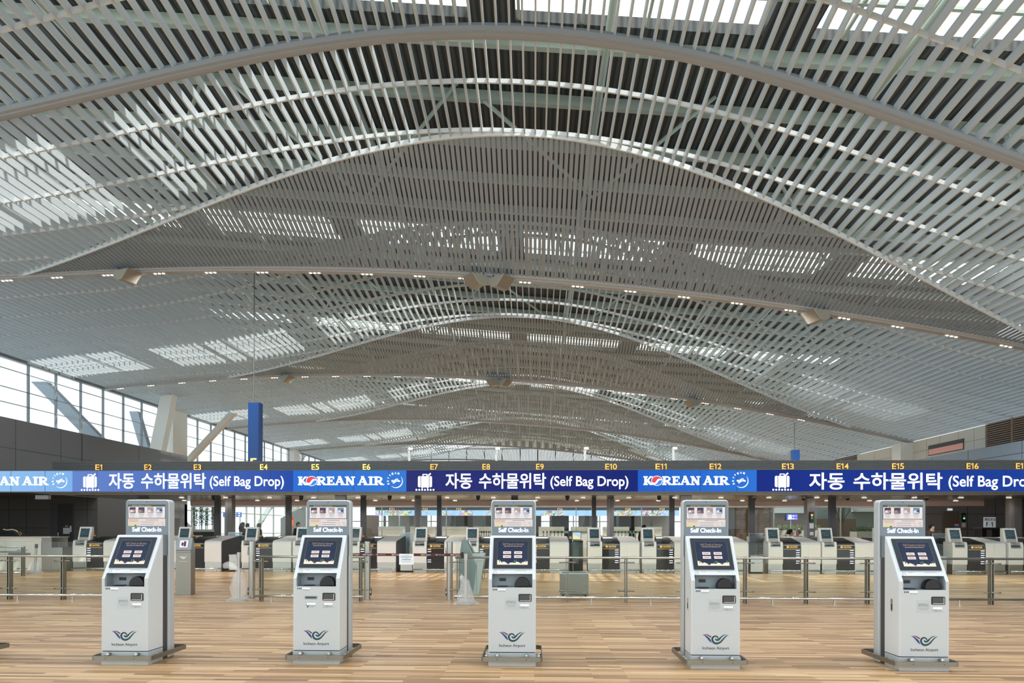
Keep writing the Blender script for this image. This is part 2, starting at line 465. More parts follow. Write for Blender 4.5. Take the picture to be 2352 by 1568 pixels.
# ------------------------------------------------------------------ floor
def floor_material():
    m = bpy.data.materials.new('oak_strip_floor'); m.use_nodes = True; nt = m.node_tree; b = nt.nodes['Principled BSDF']
    tc = nt.nodes.new('ShaderNodeTexCoord')
    br = nt.nodes.new('ShaderNodeTexBrick'); br.offset = 0.37; br.offset_frequency = 3; br.squash = 1.0
    br.inputs['Scale'].default_value = 1.0; br.inputs['Brick Width'].default_value = 0.95; br.inputs['Row Height'].default_value = 0.072
    br.inputs['Mortar Size'].default_value = 0.0012; br.inputs['Color1'].default_value = (0, 0, 0, 1); br.inputs['Color2'].default_value = (1, 1, 1, 1)
    br.inputs['Mortar'].default_value = (0.1, 0.1, 0.1, 1)
    nt.links.new(tc.outputs['Object'], br.inputs['Vector'])
    br2 = nt.nodes.new('ShaderNodeTexBrick'); br2.offset = 0.61; br2.offset_frequency = 2
    br2.inputs['Brick Width'].default_value = 1.7; br2.inputs['Row Height'].default_value = 0.216; br2.inputs['Scale'].default_value = 1.0; br2.inputs['Mortar Size'].default_value = 0.0
    br2.inputs['Color1'].default_value = (0.3, 0.3, 0.3, 1); br2.inputs['Color2'].default_value = (0.7, 0.7, 0.7, 1)
    nt.links.new(tc.outputs['Object'], br2.inputs['Vector'])
    mp = nt.nodes.new('ShaderNodeMapping'); mp.inputs['Scale'].default_value = (0.9, 26, 1); nz = nt.nodes.new('ShaderNodeTexNoise'); nz.inputs['Scale'].default_value = 1.6; nz.inputs['Detail'].default_value = 5
    nt.links.new(tc.outputs['Object'], mp.inputs['Vector']); nt.links.new(mp.outputs[0], nz.inputs['Vector'])
    m1 = nt.nodes.new('ShaderNodeMix'); m1.data_type = 'FLOAT'; m1.inputs[0].default_value = 0.38
    nt.links.new(br.outputs['Color'], m1.inputs[2]); nt.links.new(nz.outputs[0], m1.inputs[3])
    m2 = nt.nodes.new('ShaderNodeMix'); m2.data_type = 'FLOAT'; m2.inputs[0].default_value = 0.25
    nt.links.new(m1.outputs[0], m2.inputs[2]); nt.links.new(br2.outputs['Color'], m2.inputs[3])
    cr = nt.nodes.new('ShaderNodeValToRGB'); e = cr.color_ramp.elements
    e[0].position = 0.18; e[0].color = L(114, 84, 54); e[1].position = 0.85; e[1].color = L(220, 188, 142)
    n2 = cr.color_ramp.elements.new(0.5); n2.color = L(176, 139, 97)
    nt.links.new(m2.outputs[0], cr.inputs[0]); nt.links.new(cr.outputs[0], b.inputs['Base Color'])
    b.inputs['Roughness'].default_value = 0.33; b.inputs['Specular IOR Level'].default_value = 0.4
    return m
fm = MB().box(-34, 30, -6, 98, -0.2, 0.0)
struct(fm.build('floor', floor_material()), 'warm oak strip floor of the hall')
# ------------------------------------------------------------------ self check-in kiosks
def logo_airport(mb, cx, cz, w, y, cols=(0, 1, 2)):
    """winged swirl: cols = material indices of blue feather, red feather, green swirl; drawn from a 850 x 345 box"""
    k = w / 850.0
    def q(p): return (cx + (p[0] - 900) * k, cz + (475 - p[1]) * k)
    def rib(pts, ws, mi, dy=0.0):
        mb.ribbon([q(p) for p in [(v.x, v.y) for v in catmull([(a, b, 0) for a, b in pts], 6)]], [v * k for v in catw(ws, 6)], y - dy, mi)
    rib([(478, 325), (560, 350), (650, 430), (710, 500), (765, 590)], [3, 34, 56, 60, 4], cols[0])
    rib([(538, 312), (620, 325), (690, 362), (752, 405)], [3, 26, 38, 52], cols[1])
    rib([(1325, 332), (1230, 375), (1150, 455), (1060, 555), (950, 606), (850, 585), (795, 500), (808, 420), (870, 375), (935, 385), (985, 440)],
        [3, 30, 42, 52, 64, 64, 64, 60, 46, 44, 40], cols[2])
    rib([(1262, 312), (1160, 340), (1075, 400), (1010, 470), (950, 500), (905, 478), (900, 450)], [3, 26, 36, 60, 56, 50, 20], cols[2], 0.0002)
def thumb_photo(mb, x0, x1, z0, z1, y, a, b, c):
    mb.quad((x0, y, z0), (x1, y, z0), (x1, y, z1), (x0, y, z1), a)
    w, h = x1 - x0, z1 - z0
    mb.quad((x0 + w * .06, y - .0004, z0 + h * .08), (x1 - w * .1, y - .0004, z0 + h * .2), (x1 - w * .15, y - .0004, z0 + h * .58), (x0 + w * .1, y - .0004, z0 + h * .52), b)
    mb.quad((x0 + w * .45, y - .0008, z0 + h * .3), (x1 - w * .02, y - .0008, z0 + h * .25), (x1 - w * .05, y - .0008, z0 + h * .62), (x0 + w * .6, y - .0008, z0 + h * .6), c)
def make_kiosk():
    r = thing('self_check_in_kiosk', 'x', 'check-in kiosk', (0, 0, 0), 0, 'self check-in kiosks standing in a row')
    hw = 0.262
    def sl(t): return (0.285 * t, 0.958 + 0.479 * t)
    # body with the open reader recess
    b = MB()
    xs = (-hw, -0.222, 0.222, hw)
    rows = [(0.0, 0.158), (0.0, 0.868), (0.0, 0.958), sl(0.12), sl(1.0)]
    def g(i, j): return (xs[i], rows[j][0], rows[j][1])
    for j in range(4):
        for i in range(3):
            if i == 1 and j in (1, 2): continue
            b.quad(g(i, j), g(i + 1, j), g(i + 1, j + 1), g(i, j + 1))
    bk = [(0.315, 1.437), (0.315, 0.158)]
    b.quad((-hw, *rows[4]), (-0.222, *rows[4]), (-0.222, *bk[0]), (-hw, *bk[0])); b.quad((-0.222, *rows[4]), (0.222, *rows[4]), (0.222, *bk[0]), (-0.222, *bk[0])); b.quad((0.222, *rows[4]), (hw, *rows[4]), (hw, *bk[0]), (0.222, *bk[0]))
    b.quad((-hw, *bk[0]), (hw, *bk[0]), (hw, *bk[1]), (-hw, *bk[1]))
    for sx in (-hw, hw): b.add([(sx, *p) for p in rows + bk], [tuple(range(7))])
    me = bpy.data.meshes.new('body'); me.from_pydata(b.v, [], b.f)
    bm = bmesh.new(); bm.from_mesh(me); bmesh.ops.remove_doubles(bm, verts=bm.verts, dist=1e-4); bmesh.ops.recalc_face_normals(bm, faces=bm.faces); bm.to_mesh(me); bm.free()
    me.materials.append(kwhite)
    bo = bpy.data.objects.new('body', me); C.objects.link(bo); bo.parent = r
    md = bo.modifiers.new('bevel', 'BEVEL'); md.width = 0.012; md.segments = 3; md.limit_method = 'ANGLE'; md.angle_limit = math.radians(35)
    # recess
    rc = MB(); x0, x1 = -0.222, 0.222
    A, B, Cc, D = (0.004, 0.866), (0.004, 0.958), (0.036, 1.016), (0.15, 1.0)
    rc.add([(x0, *A), (x0, 0.15, 0.875), (x0, *D), (x0, *Cc), (x0, *B)], [(0, 1, 2, 3, 4)]); rc.add([(x1, *A), (x1, 0.15, 0.875), (x1, *D), (x1, *Cc), (x1, *B)], [(0, 1, 2, 3, 4)])
    rc.quad((x0, *A), (x1, *A), (x1, 0.15, 0.875), (x0, 0.15, 0.875)); rc.quad((x0, 0.15, 0.875), (x1, 0.15, 0.875), (x1, *D), (x0, *D)); rc.quad((x0, *D), (x1, *D), (x1, *Cc), (x0, *Cc))
    ro = rc.build('reader_recess', mat('recess_grey', (150, 160, 168), 0.45), r)
    MB().box(-0.145, -0.075, 0.138, 0.149, 0.93, 0.962).box(-0.165, -0.055, 0.04, 0.13, 0.876, 0.880).build('card_reader', black, ro)
    sc = MB().prism([(0.195, 0.87)] + [(0.11 + 0.085 * math.cos(math.radians(a)), 0.885 + 0.095 * math.sin(math.radians(a))) for a in range(0, 181, 15)] + [(0.025, 0.87)], 'y', 0.03, 0.12)
    sc.build('passport_scanner', black, ro, bevel=0.012)
    # plinth
    MB().box(-hw, hw, 0.0, 0.31, 0.0, 0.148).box(-hw + 0.008, hw - 0.008, 0.008, 0.31, 0.148, 0.158, 1).build('plinth', [kside, kdark], r, bevel=0.006)
    # neck and rear column
    MB().box(-0.238, 0.238, 0.30, 0.44, 0.0, 1.20).box(-0.238, 0.238, 0.30, 0.44, 1.20, 1.44, 1).build('neck', [kdark, kgrey], r)
    MB().prism(rrect(-0.262, 0.262, 0.0, 1.85, 0.04, 5, (0, 1, 1, 0)), 'y', 0.44, 0.57).build('column', kside, r, bevel=0.02, seg=3)
    fp = MB().prism(rrect(-0.25, 0.25, 1.2, 1.84, 0.032, 5, (0, 1, 1, 0)), 'y', 0.432, 0.444)
    fo = fp.build('column_front', kgrey, r)
    d = MB().disc((0.0, 0.4312, 1.822), 0.006, 0, 10); d.build('camera_lens', black, fo)
    # information display
    em = lambda n, c, e=0.30: mat(n, tuple(int(v * .8) for v in c), 0.4, emit=e * .6, ecol=c)
    ds = MB(); y = 0.4295
    X0, X1, Z0, Z1 = -0.222, 0.222, 1.540, 1.792
    ds.box(X0, X1, 0.4296, 0.434, Z0, Z1, 0)
    ds.quad((X0, y, Z1 - 0.024), (X1, y, Z1 - 0.024), (X1, y, Z1), (X0, y, Z1), 1)
    ds.quad((X0 + .004, y, 1.634), (X1 - .004, y, 1.634), (X1 - .004, y, Z1 - 0.025), (X0 + .004, y, Z1 - 0.025), 2)
    ds.quad((X0, y, Z0 + .001), (X1, y, Z0 + .001), (X1, y, 1.628), (X0, y, 1.628), 3)
    ds.quad((X0, y - .0004, Z0 + .001), (X0 + 0.14, y - .0004, Z0 + .001), (X0 + 0.14, y - .0004, 1.626), (X0, y - .0004, 1.626), 4)
    text(ds, '셀프 체크인 이용안내', X0 + 0.05, X0 + 0.165, Z1 - 0.020, Z1 - 0.007, y - .0006, 2)
    text(ds, 'How to Self Check-in', X0 + 0.172, X0 + 0.275, Z1 - 0.019, Z1 - 0.009, y - .0006, 2)
    pal = [(5, 2, 9), (5, 9, 10), (6, 2, 9), (7, 2, 5)]
    for i in range(4):
        x0 = X0 + 0.018 + i * 0.106
        thumb_photo(ds, x0, x0 + 0.072, 1.694, 1.760, y - .0006, *pal[i])
        for j, (w, h) in enumerate(((0.058, .0055), (0.066, .003), (0.050, .003), (0.046, .003))):
            zc = 1.682 - j * 0.0125; xc = x0 + 0.036
            for q in range(5):
                a = xc - w / 2 + w * q / 5
                ds.quad((a, y - .0006, zc - h / 2), (a + w / 5 - .0025, y - .0006, zc - h / 2), (a + w / 5 - .0025, y - .0006, zc + h / 2), (a, y - .0006, zc + h / 2), 8)
    for (a, w, zc, h, mi, n) in ((X0 + .01, .115, 1.612, .006, 9, 9), (X0 + .02, .1, 1.596, .004, 8, 8), (X0 + .21, .15, 1.611, .006, 8, 9), (X0 + .155, .16, 1.586, .005, 8, 11), (X0 + .33, .034, 1.586, .006, 11, 3), (X0 + .395, .03, 1.585, .005, 8, 3), (X0 + .155, .16, 1.561, .005, 8, 11), (X0 + .345, .03, 1.561, .007, 11, 3), (X0 + .405, .028, 1.561, .005, 8, 3)):
        for q in range(n):
            ds.quad((a + w * q / n, y - .0008, zc - h / 2), (a + w * (q + 1) / n - .003, y - .0008, zc - h / 2), (a + w * (q + 1) / n - .003, y - .0008, zc + h / 2), (a + w * q / n, y - .0008, zc + h / 2), mi)
    ds.add([(X0 + .066 + .034 * math.cos(math.radians(t)), y - .0008, Z0 + .002 + .026 * math.sin(math.radians(t))) for t in range(0, 181, 15)], [tuple(range(13))], 12)
    ds.add([(X0 + .088 + .012 * math.cos(math.radians(t)), y - .001, Z0 + .002 + .014 * math.sin(math.radians(t))) for t in range(0, 181, 30)], [tuple(range(7))], 5)
    ds.build('information_screen', [em('scr_black', (40, 38, 36), .1), em('scr_header', (84, 82, 58), .3), em('scr_white', (250, 242, 244)), em('scr_pinkwhite', (244, 232, 230)), em('scr_pink', (244, 222, 208)),
                                    em('scr_navy', (36, 44, 82), .4), em('scr_grey', (150, 150, 160), .5), em('scr_blue', (90, 130, 180), .5), em('scr_text', (120, 116, 128), .3),
                                    em('scr_rose', (190, 130, 120), .4), em('scr_dark', (70, 74, 90), .3), em('scr_orange', (240, 140, 100), .6), em('scr_lime', (206, 214, 110), .6)], fo)
    tx = MB(); text(tx, 'Self Check-In', -0.172, 0.172, 1.476, 1.526, 0.4302, 0, 0.008)
    hl = MB(); text(hl, 'Self Check-In', -0.1735, 0.1735, 1.4748, 1.5272, 0.4312, 1, 0.018)
    so = tx.join(hl).build('lit_sign', [mat('sign_white_light', (255, 255, 255), .5, emit=1.6), mat('sign_blue_light', (70, 160, 240), .5, emit=0.9)], fo); so['label'] = 'glowing white Self Check-In lettering with blue edge'
    # touch screen on the slope
    ln = math.hypot(0.285, 0.479); cs, sn = 0.285 / ln, 0.479 / ln
    def on(v, off=0.0):                 # (x, distance up the slope in t, height off the face)
        yy, zz = sl(v[1]); return Vector((v[0], yy - sn * v[2], zz + cs * v[2]))
    tb = MB().box(-0.219, 0.219, 0.235, 0.938, 0.0005, 0.012).xf(on)
    to = tb.build('touchscreen_frame', bezel, r, bevel=0.004)
    ts = MB()
    h = 0.0122
    SX, T0, T1 = 0.170, 0.316, 0.858
    def tq(x0, x1, a, c, mi, dh=0.0): ts.add([on(Vector((x, t, h + dh))) for x, t in ((x0, a), (x1, a), (x1, c), (x0, c))], [(0, 1, 2, 3)], mi)
    tq(-SX, SX, T0, T1, 0)
    for (x0, x1, a, c) in ((-SX - .004, SX + .004, T1, T1 + .008), (-SX - .004, SX + .004, T0 - .008, T0), (-SX - .004, -SX, T0, T1), (SX, SX + .004, T0, T1)): tq(x0, x1, a, c, 5, .0006)
    n = 24; top = []
    for i in range(n + 1):
        x = -SX + 2 * SX * i / n; top.append(on(Vector((x, T0 + 0.085 + 0.03 * math.sin(i * 0.9) * math.cos(i * .35) - 0.05 * math.sin(math.pi * i / n) + (.02 if i % 5 == 0 else 0), h + .0006))))
    ts.add([on(Vector((-SX, T0, h + .0006)))] + [on(Vector((SX, T0, h + .0006)))] + top[::-1], [tuple(range(n + 3))], 1)
    for x0 in (-0.106, 0.018):
        for a in (.470, .560): tq(x0, x0 + 0.088, a, a + 0.060, 2, .0006); tq(x0 + .012, x0 + 0.076, a + .024, a + .036, 3, .001)
    for (x, a) in ((-.145, .40), (.02, .385), (.04, .395), (.15, .40)): tq(x - .005, x + .005, a - .03, a + .03, 4, .001)
    for (x, a) in ((-.12, .37), (-.10, .385), (-.07, .37), (-.055, .36), (.09, .37), (.125, .38)): tq(x - .006, x + .006, a - .008, a + .008, 3, .001)
    for body, x0, x1, a, c, mi in (('Self Check-in Service', -.115, .125, .765, .815, 6), ('셀프체크인을 위해 버튼을 눌러주세요', -.10, .105, .728, .748, 2)):
        t = MB(); text(t, body, x0, x1, a, c, 0); t.xf(lambda v: on(Vector((v.x, v.z, h + .0008)))); ts.join(t, mi)
    ts.build('touchscreen', [mat('touch_navy', (38, 46, 66), 0.06, emit=0.25), em('touch_sand', (232, 214, 196), .55), em('touch_button', (226, 206, 200), .55), em('touch_button_text', (110, 90, 96), .2), em('touch_green', (80, 130, 90), .3), chrome, em('touch_gold', (170, 140, 86), .3)], to)
    # printed marks and little lights
    lb = MB()
    def lq(x0, x1, a, c, mi): lb.add([on(Vector((x, t, 0.0008))) for x, t in ((x0, a), (x1, a), (x1, c), (x0, c))], [(0, 1, 2, 3)], mi)
    lq(-.155, -.072, .150, .168, 0); lq(.055, .138, .150, .168, 0)
    lb.quad((-.155, -.001, .842), (-.072, -.001, .842), (-.072, -.001, .852), (-.155, -.001, .852), 0)
    lb.quad((.092, -.001, .668), (.182, -.001, .668), (.182, -.001, .681), (.092, -.001, .681), 0)
    lb.build('guide_lights', mat('guide_light', (225, 240, 255), .5, emit=1.3), r)
    pr = MB(); ink = 0
    def pt(body, x0, x1, t0, t1):
        t = MB(); text(t, body, x0, x1, t0, t1, 0); t.xf(lambda v: on(Vector((v.x, v.z, 0.0008)))); pr.join(t)
    pt('바코드', -.205, -.170, .195, .215); pt('여권 Passport', -.145, -.085, .180, .198); pt('바코드리더기 Barcode', .035, .155, .180, .198)
    for a, c, d1, e in ((-.208, -.176, .135, .172),): 
        for (p, q) in (((a, e), (c, e)), ((a, e), (a, d1)), ((c, e), (c, d1)), ((a, d1), ((a + c) / 2, .11)), ((c, d1), ((a + c) / 2, .11))):
            pv, qv = on(Vector((p[0], p[1], .0008))), on(Vector((q[0], q[1], .0008))); w = Vector((.0012, 0, .0012)); pr.add([pv - w, qv - w, qv + w, pv + w], [(0, 1, 2, 3)])
    for k in range(3): pr.box(-.213 + k * .018, -.200 + k * .018, -.0012, -.0006, .836, .853)
    text(pr, '여권리더 Reader', -.150, -.075, .822, .832, -.001)
    for (x0, x1, z0, z1) in ((.074, .125, .634, .635), (.074, .125, .658, .659), (.074, .075, .634, .659), (.124, .125, .634, .659)): pr.box(x0, x1, -.0012, -.0006, z0, z1)
    pr.add([(.082, -.001, .652), (.100, -.001, .644), (.112, -.001, .642), (.098, -.001, .650)], [(0, 1, 2, 3)]); pr.box(.117, .121, -.0012, -.0006, .638, .656)
    text(pr, '탑승권', .132, .176, .644, .656, -.001); text(pr, 'Boarding Pass', .132, .200, .634, .640, -.001)
    pr.build('printed_marks', mat('print_grey', (96, 100, 112), .5), r)
    po = MB().prism(rrect(.072, .214, .712, .798, .012), 'y', -.006, .01).build('printer_slot', black, r)
    MB().box(.083, .204, -.0075, -.005, .722, .788).build('printer_window', mat('printer_window_grey', (74, 76, 80), .2), po)
    MB().box(.083, .204, -.010, -.006, .720, .727).box(.196, .203, -.010, -.006, .722, .788).build('printer_lip', chrome, po)
    lg = MB(); logo_airport(lg, 0.0, 0.325, 0.285, -.0012)
    text(lg, 'Incheon Airport', -.142, .145, .205, .247, -.0012, 3, 0.008)
    lo = lg.build('airport_logo', [mat('logo_blue', (20, 66, 140), .5), mat('logo_red', (140, 44, 24), .5), mat('logo_teal', (32, 74, 90), .5), mat('logo_ink', (36, 36, 40), .5)], r); lo['label'] = 'winged swirl airport emblem above its name'
    # bumper loop with its rods
    bp = MB(); y0, y1, bw = -0.085, 0.74, 0.335
    path = []
    for (cx, cy, a0) in ((bw - .06, y0 + .06, -90), (bw - .06, y1 - .06, 0), (-bw + .06, y1 - .06, 90), (-bw + .06, y0 + .06, 180)):
        for q in range(5): path.append((cx + .06 * math.cos(math.radians(a0 + q * 22.5)), cy + .06 * math.sin(math.radians(a0 + q * 22.5))))
    n = len(path)
    for k, (rr) in enumerate((1.0, 0.965)):
        for z in (0.065, 0.115):
            bp.v += [(p[0] * rr, (p[1] - .33) * (rr) + .33, z) for p in path]
    for i in range(n):
        j = (i + 1) % n
        bp.f += [(i, j, n + j, n + i), (2 * n + i, 3 * n + i, 3 * n + j, 2 * n + j), (n + i, n + j, 3 * n + j, 3 * n + i), (i, 2 * n + i, 2 * n + j, j)]; bp.m += [0] * 4
    for x in (-.16, .16): bp.add([(x + .006 * math.cos(t * math.pi / 4), y0 - .0008, .09 + .006 * math.sin(t * math.pi / 4)) for t in range(8)], [tuple(range(8))], 1)
    bo2 = bp.build('bumper', [steel_d, kdark], r)
    for sx in (-1, 1):
        for yy in (0.12, 0.24):
            MB().tube([(sx * .25, yy, .09), (sx * .33, yy, .09)], .014, 10).build('bumper_rod', chrome, bo2, smooth=True)
        MB().tube([(sx * .16, 0.0, .125), (sx * .16, y0 + .01, .125)], .018, 8).build('bumper_rod', steel, bo2, smooth=True)
        MB().tube([(sx * .16, 0.56, .09), (sx * .16, y1 - .02, .09)], .014, 8).build('bumper_rod', steel, bo2, smooth=True)
    lk = MB().prism(rrect(.135, .175, .62, .76, .019), 'x', -.2655, -.258); lk.lathe([(.006, 0), (.008, .01)], 0, 0, 8)
    lk = MB().prism(rrect(.135, .175, .62, .76, .019), 'x', -.2655, -.258).box(-.270, -.264, .148, .162, .64, .70, 1)
    lk.build('side_latch', [chrome, kdark], r)
    return r
def sticker(root):
    s = MB().box(-.082, .060, -.0018, 0.0002, .622, .758, 0)
    for q, (z, h, w) in enumerate(((.716, .010, .105), (.699, .010, .105), (.676, .007, .110), (.660, .007, .075))):
        b = ('탑승권을 확인하시고', '즐거운 여행 되세요!', 'Please check your boarding pass', 'and enjoy your flight')[q]
        text(s, b, -.011 - w / 2, -.011 + w / 2, z - h / 2, z + h / 2, -.0024, 1, 0.012 if q < 2 else 0)
    o = s.build('notice_sticker', [mat('sticker_grey', (200, 208, 214), .4), black], root); o['label'] = 'pale grey notice sticker with four lines of print'
def bag_tag_slot(root):
    o = MB().prism(rrect(-.128, .012, .728, .762, .008), 'y', -.004, .004).build('bag_tag_slot', kgrey, root)
    MB().box(-.113, -.003, -.006, -.003, .740, .750).build('slot_mouth', black, o)
    MB().quad((-.10, -.001, .668), (-.01, -.001, .668), (-.01, -.001, .681), (-.10, -.001, .681)).build('guide_lights', MATS['guide_light'], root)
    m = MB().box(-.104, -.086, -.0012, -.0004, .634, .654)
    for dx in (-.114, -.084): m.box(dx, dx + .008, -.0012, -.0004, .652, .662)
    text(m, '수하물 택', -.076, -.012, .644, .656, -.001); text(m, 'Bag Tag', -.076, -.036, .634, .640, -.001)
    m.build('printed_marks', MATS['print_grey'], root)
K0 = make_kiosk()
KP = [(-4.53, 7.40, 'white self check-in kiosk standing in front of the passport reader stand'),
      (-2.433, 7.535, 'white self check-in kiosk with a bag tag slot instead of a notice sticker'),
      (-0.247, 7.51, 'white self check-in kiosk seen square on, in the middle of the row'),
      (1.955, 7.44, 'white self check-in kiosk between the middle kiosk and the one nearest the F 1 sign'),
      (4.16, 7.43, 'white self check-in kiosk nearest the F 1 sign, last of the row'),
      (-6.72, 7.40, 'mostly hidden self check-in kiosk whose bumper corner just enters the picture')]
KS = []
for i, (x, y, lab) in enumerate(KP):
    if i == 0: K0.location = (x, y, 0); K0['label'] = lab; KS.append(K0)
    else: KS.append(dup(K0, (x, y, 0), 0, lab))
for i in (0, 2, 3, 4): sticker(KS[i])
bag_tag_slot(KS[1])
# ------------------------------------------------------------------ sign canopy over the bag drop row
YS = 24.0
SX0 = -19.78; SX1 = 19.5
ZB, ZT = 2.855, 3.605
can = thing('sign_canopy', 'long dark canopy running over the bag drop counters, carrying the blue sign band', 'canopy', (0, YS, 0))
cx0 = X_at(112, YS)
m = MB()
for i in range(8): m.box(cx0, SX1, 0.14 + 0.0, 0.30, ZT + 0.02 + i * 0.042, ZT + 0.02 + i * 0.042 + 0.033)
m.box(cx0, SX1, 0.28, 0.36, ZT, 3.955, 1)
m.build('louvred_fascia', [mat('fascia_grey', (104, 110, 114), 0.45), kdark], can)
MB().box(cx0, SX1, 0.30, 6.3, 3.80, 3.95).build('roof_deck', kdark, can)
MB().box(SX0, SX1, -0.02, 0.20, ZT, ZT + 0.025).box(SX0, SX1, -0.02, 0.20, ZB - 0.035, ZB).box(SX0, SX1, 0.03, 0.20, ZB, ZT).build('sign_frame', mat('frame_grey', (110, 108, 104), 0.4), can)
MB().box(cx0, SX1, 0.02, 0.5, ZB - 0.11, ZB - 0.036).box(cx0, SX1, 0.02, 0.5, ZB - 0.075, ZB - 0.065, 1).build('lower_trim', [mat('trim_grey', (124, 120, 114), 0.4, 0.3), kdark], can)
sof = mat('soffit_metal', (150, 156, 156), 0.2, 0.85)
m = MB()
for i in range(12): m.box(cx0, SX1, 0.5 + i * 0.49, 0.5 + i * 0.49 + 0.475, 2.78, 2.82)
m.box(cx0, SX1, 0.5, 6.4, 2.82, 2.84)
m.build('soffit', sof, can)
MB().box(X_at(437, YS + 6.3), SX1, 6.3, 6.42, 2.58, 2.86).build('rear_fascia', mat('pink_fascia', (228, 210, 210), 0.5), can)

# sign panels: (x range in the picture at the sign plane, kind, colours)
def panel(px0, px1, c0, c1, name, label, kind, lum=0.85):
    x0, x1 = max(SX0, X_at(px0, YS)), min(SX1, X_at(px1, YS))
    r = thing(name, label, 'sign', (0, YS, 0), 0, 'blue lit panels of the sign band')
    key = 'sign_%d' % px0
    mm = bpy.data.materials.new(key); mm.use_nodes = True; nt = mm.node_tree; b = nt.nodes['Principled BSDF']
    tc = nt.nodes.new('ShaderNodeTexCoord'); sp = nt.nodes.new('ShaderNodeSeparateXYZ'); mr = nt.nodes.new('ShaderNodeMapRange'); cr = nt.nodes.new('ShaderNodeValToRGB')
    mr.inputs['From Min'].default_value = x0; mr.inputs['From Max'].default_value = x1
    cr.color_ramp.elements[0].color = L(*c0); cr.color_ramp.elements[1].color = L(*c1)
    nt.links.new(tc.outputs['Object'], sp.inputs[0]); nt.links.new(sp.outputs[0], mr.inputs[0]); nt.links.new(mr.outputs[0], cr.inputs[0])
    nt.links.new(cr.outputs[0], b.inputs['Emission Color']); b.inputs['Emission Strength'].default_value = lum
    b.inputs['Base Color'].default_value = (0.008, 0.01, 0.02, 1); b.inputs['Roughness'].default_value = 0.6; b.inputs['Specular IOR Level'].default_value = 0.15
    f = MB().box(x0 + .002, x1 - .002, 0.0, 0.026, ZB + .004, ZT - .004)
    xx = x0 + 0.9
    while xx < x1 - .3: f.box(xx, xx + 0.012, -0.002, 0.0, ZB + .004, ZT - .004, 1); xx += 1.26
    f.build('light_panel', [mm, mat('panel_joint', (16, 26, 60), 0.5)], r)
    return r, x0, x1
sw = mat('sign_white', (246, 248, 255), 0.5, emit=0.78)
srd = mat('sign_red', (206, 52, 56), 0.5, emit=0.5)
sbl = mat('sign_blue', (40, 110, 200), 0.5, emit=0.6)
YL = -0.012
def pxz(py, X): return Z_at(py, X, YS)
def seg(mb, p, q, w, mi=0):
    p, q = Vector(p), Vector(q); d = (q - p).normalized(); n = Vector((-d.y, d.x)) * w / 2
    mb.add([(v.x, YL, v.y) for v in (p + n, p - n, q - n, q + n)], [(0, 1, 2, 3)], mi)
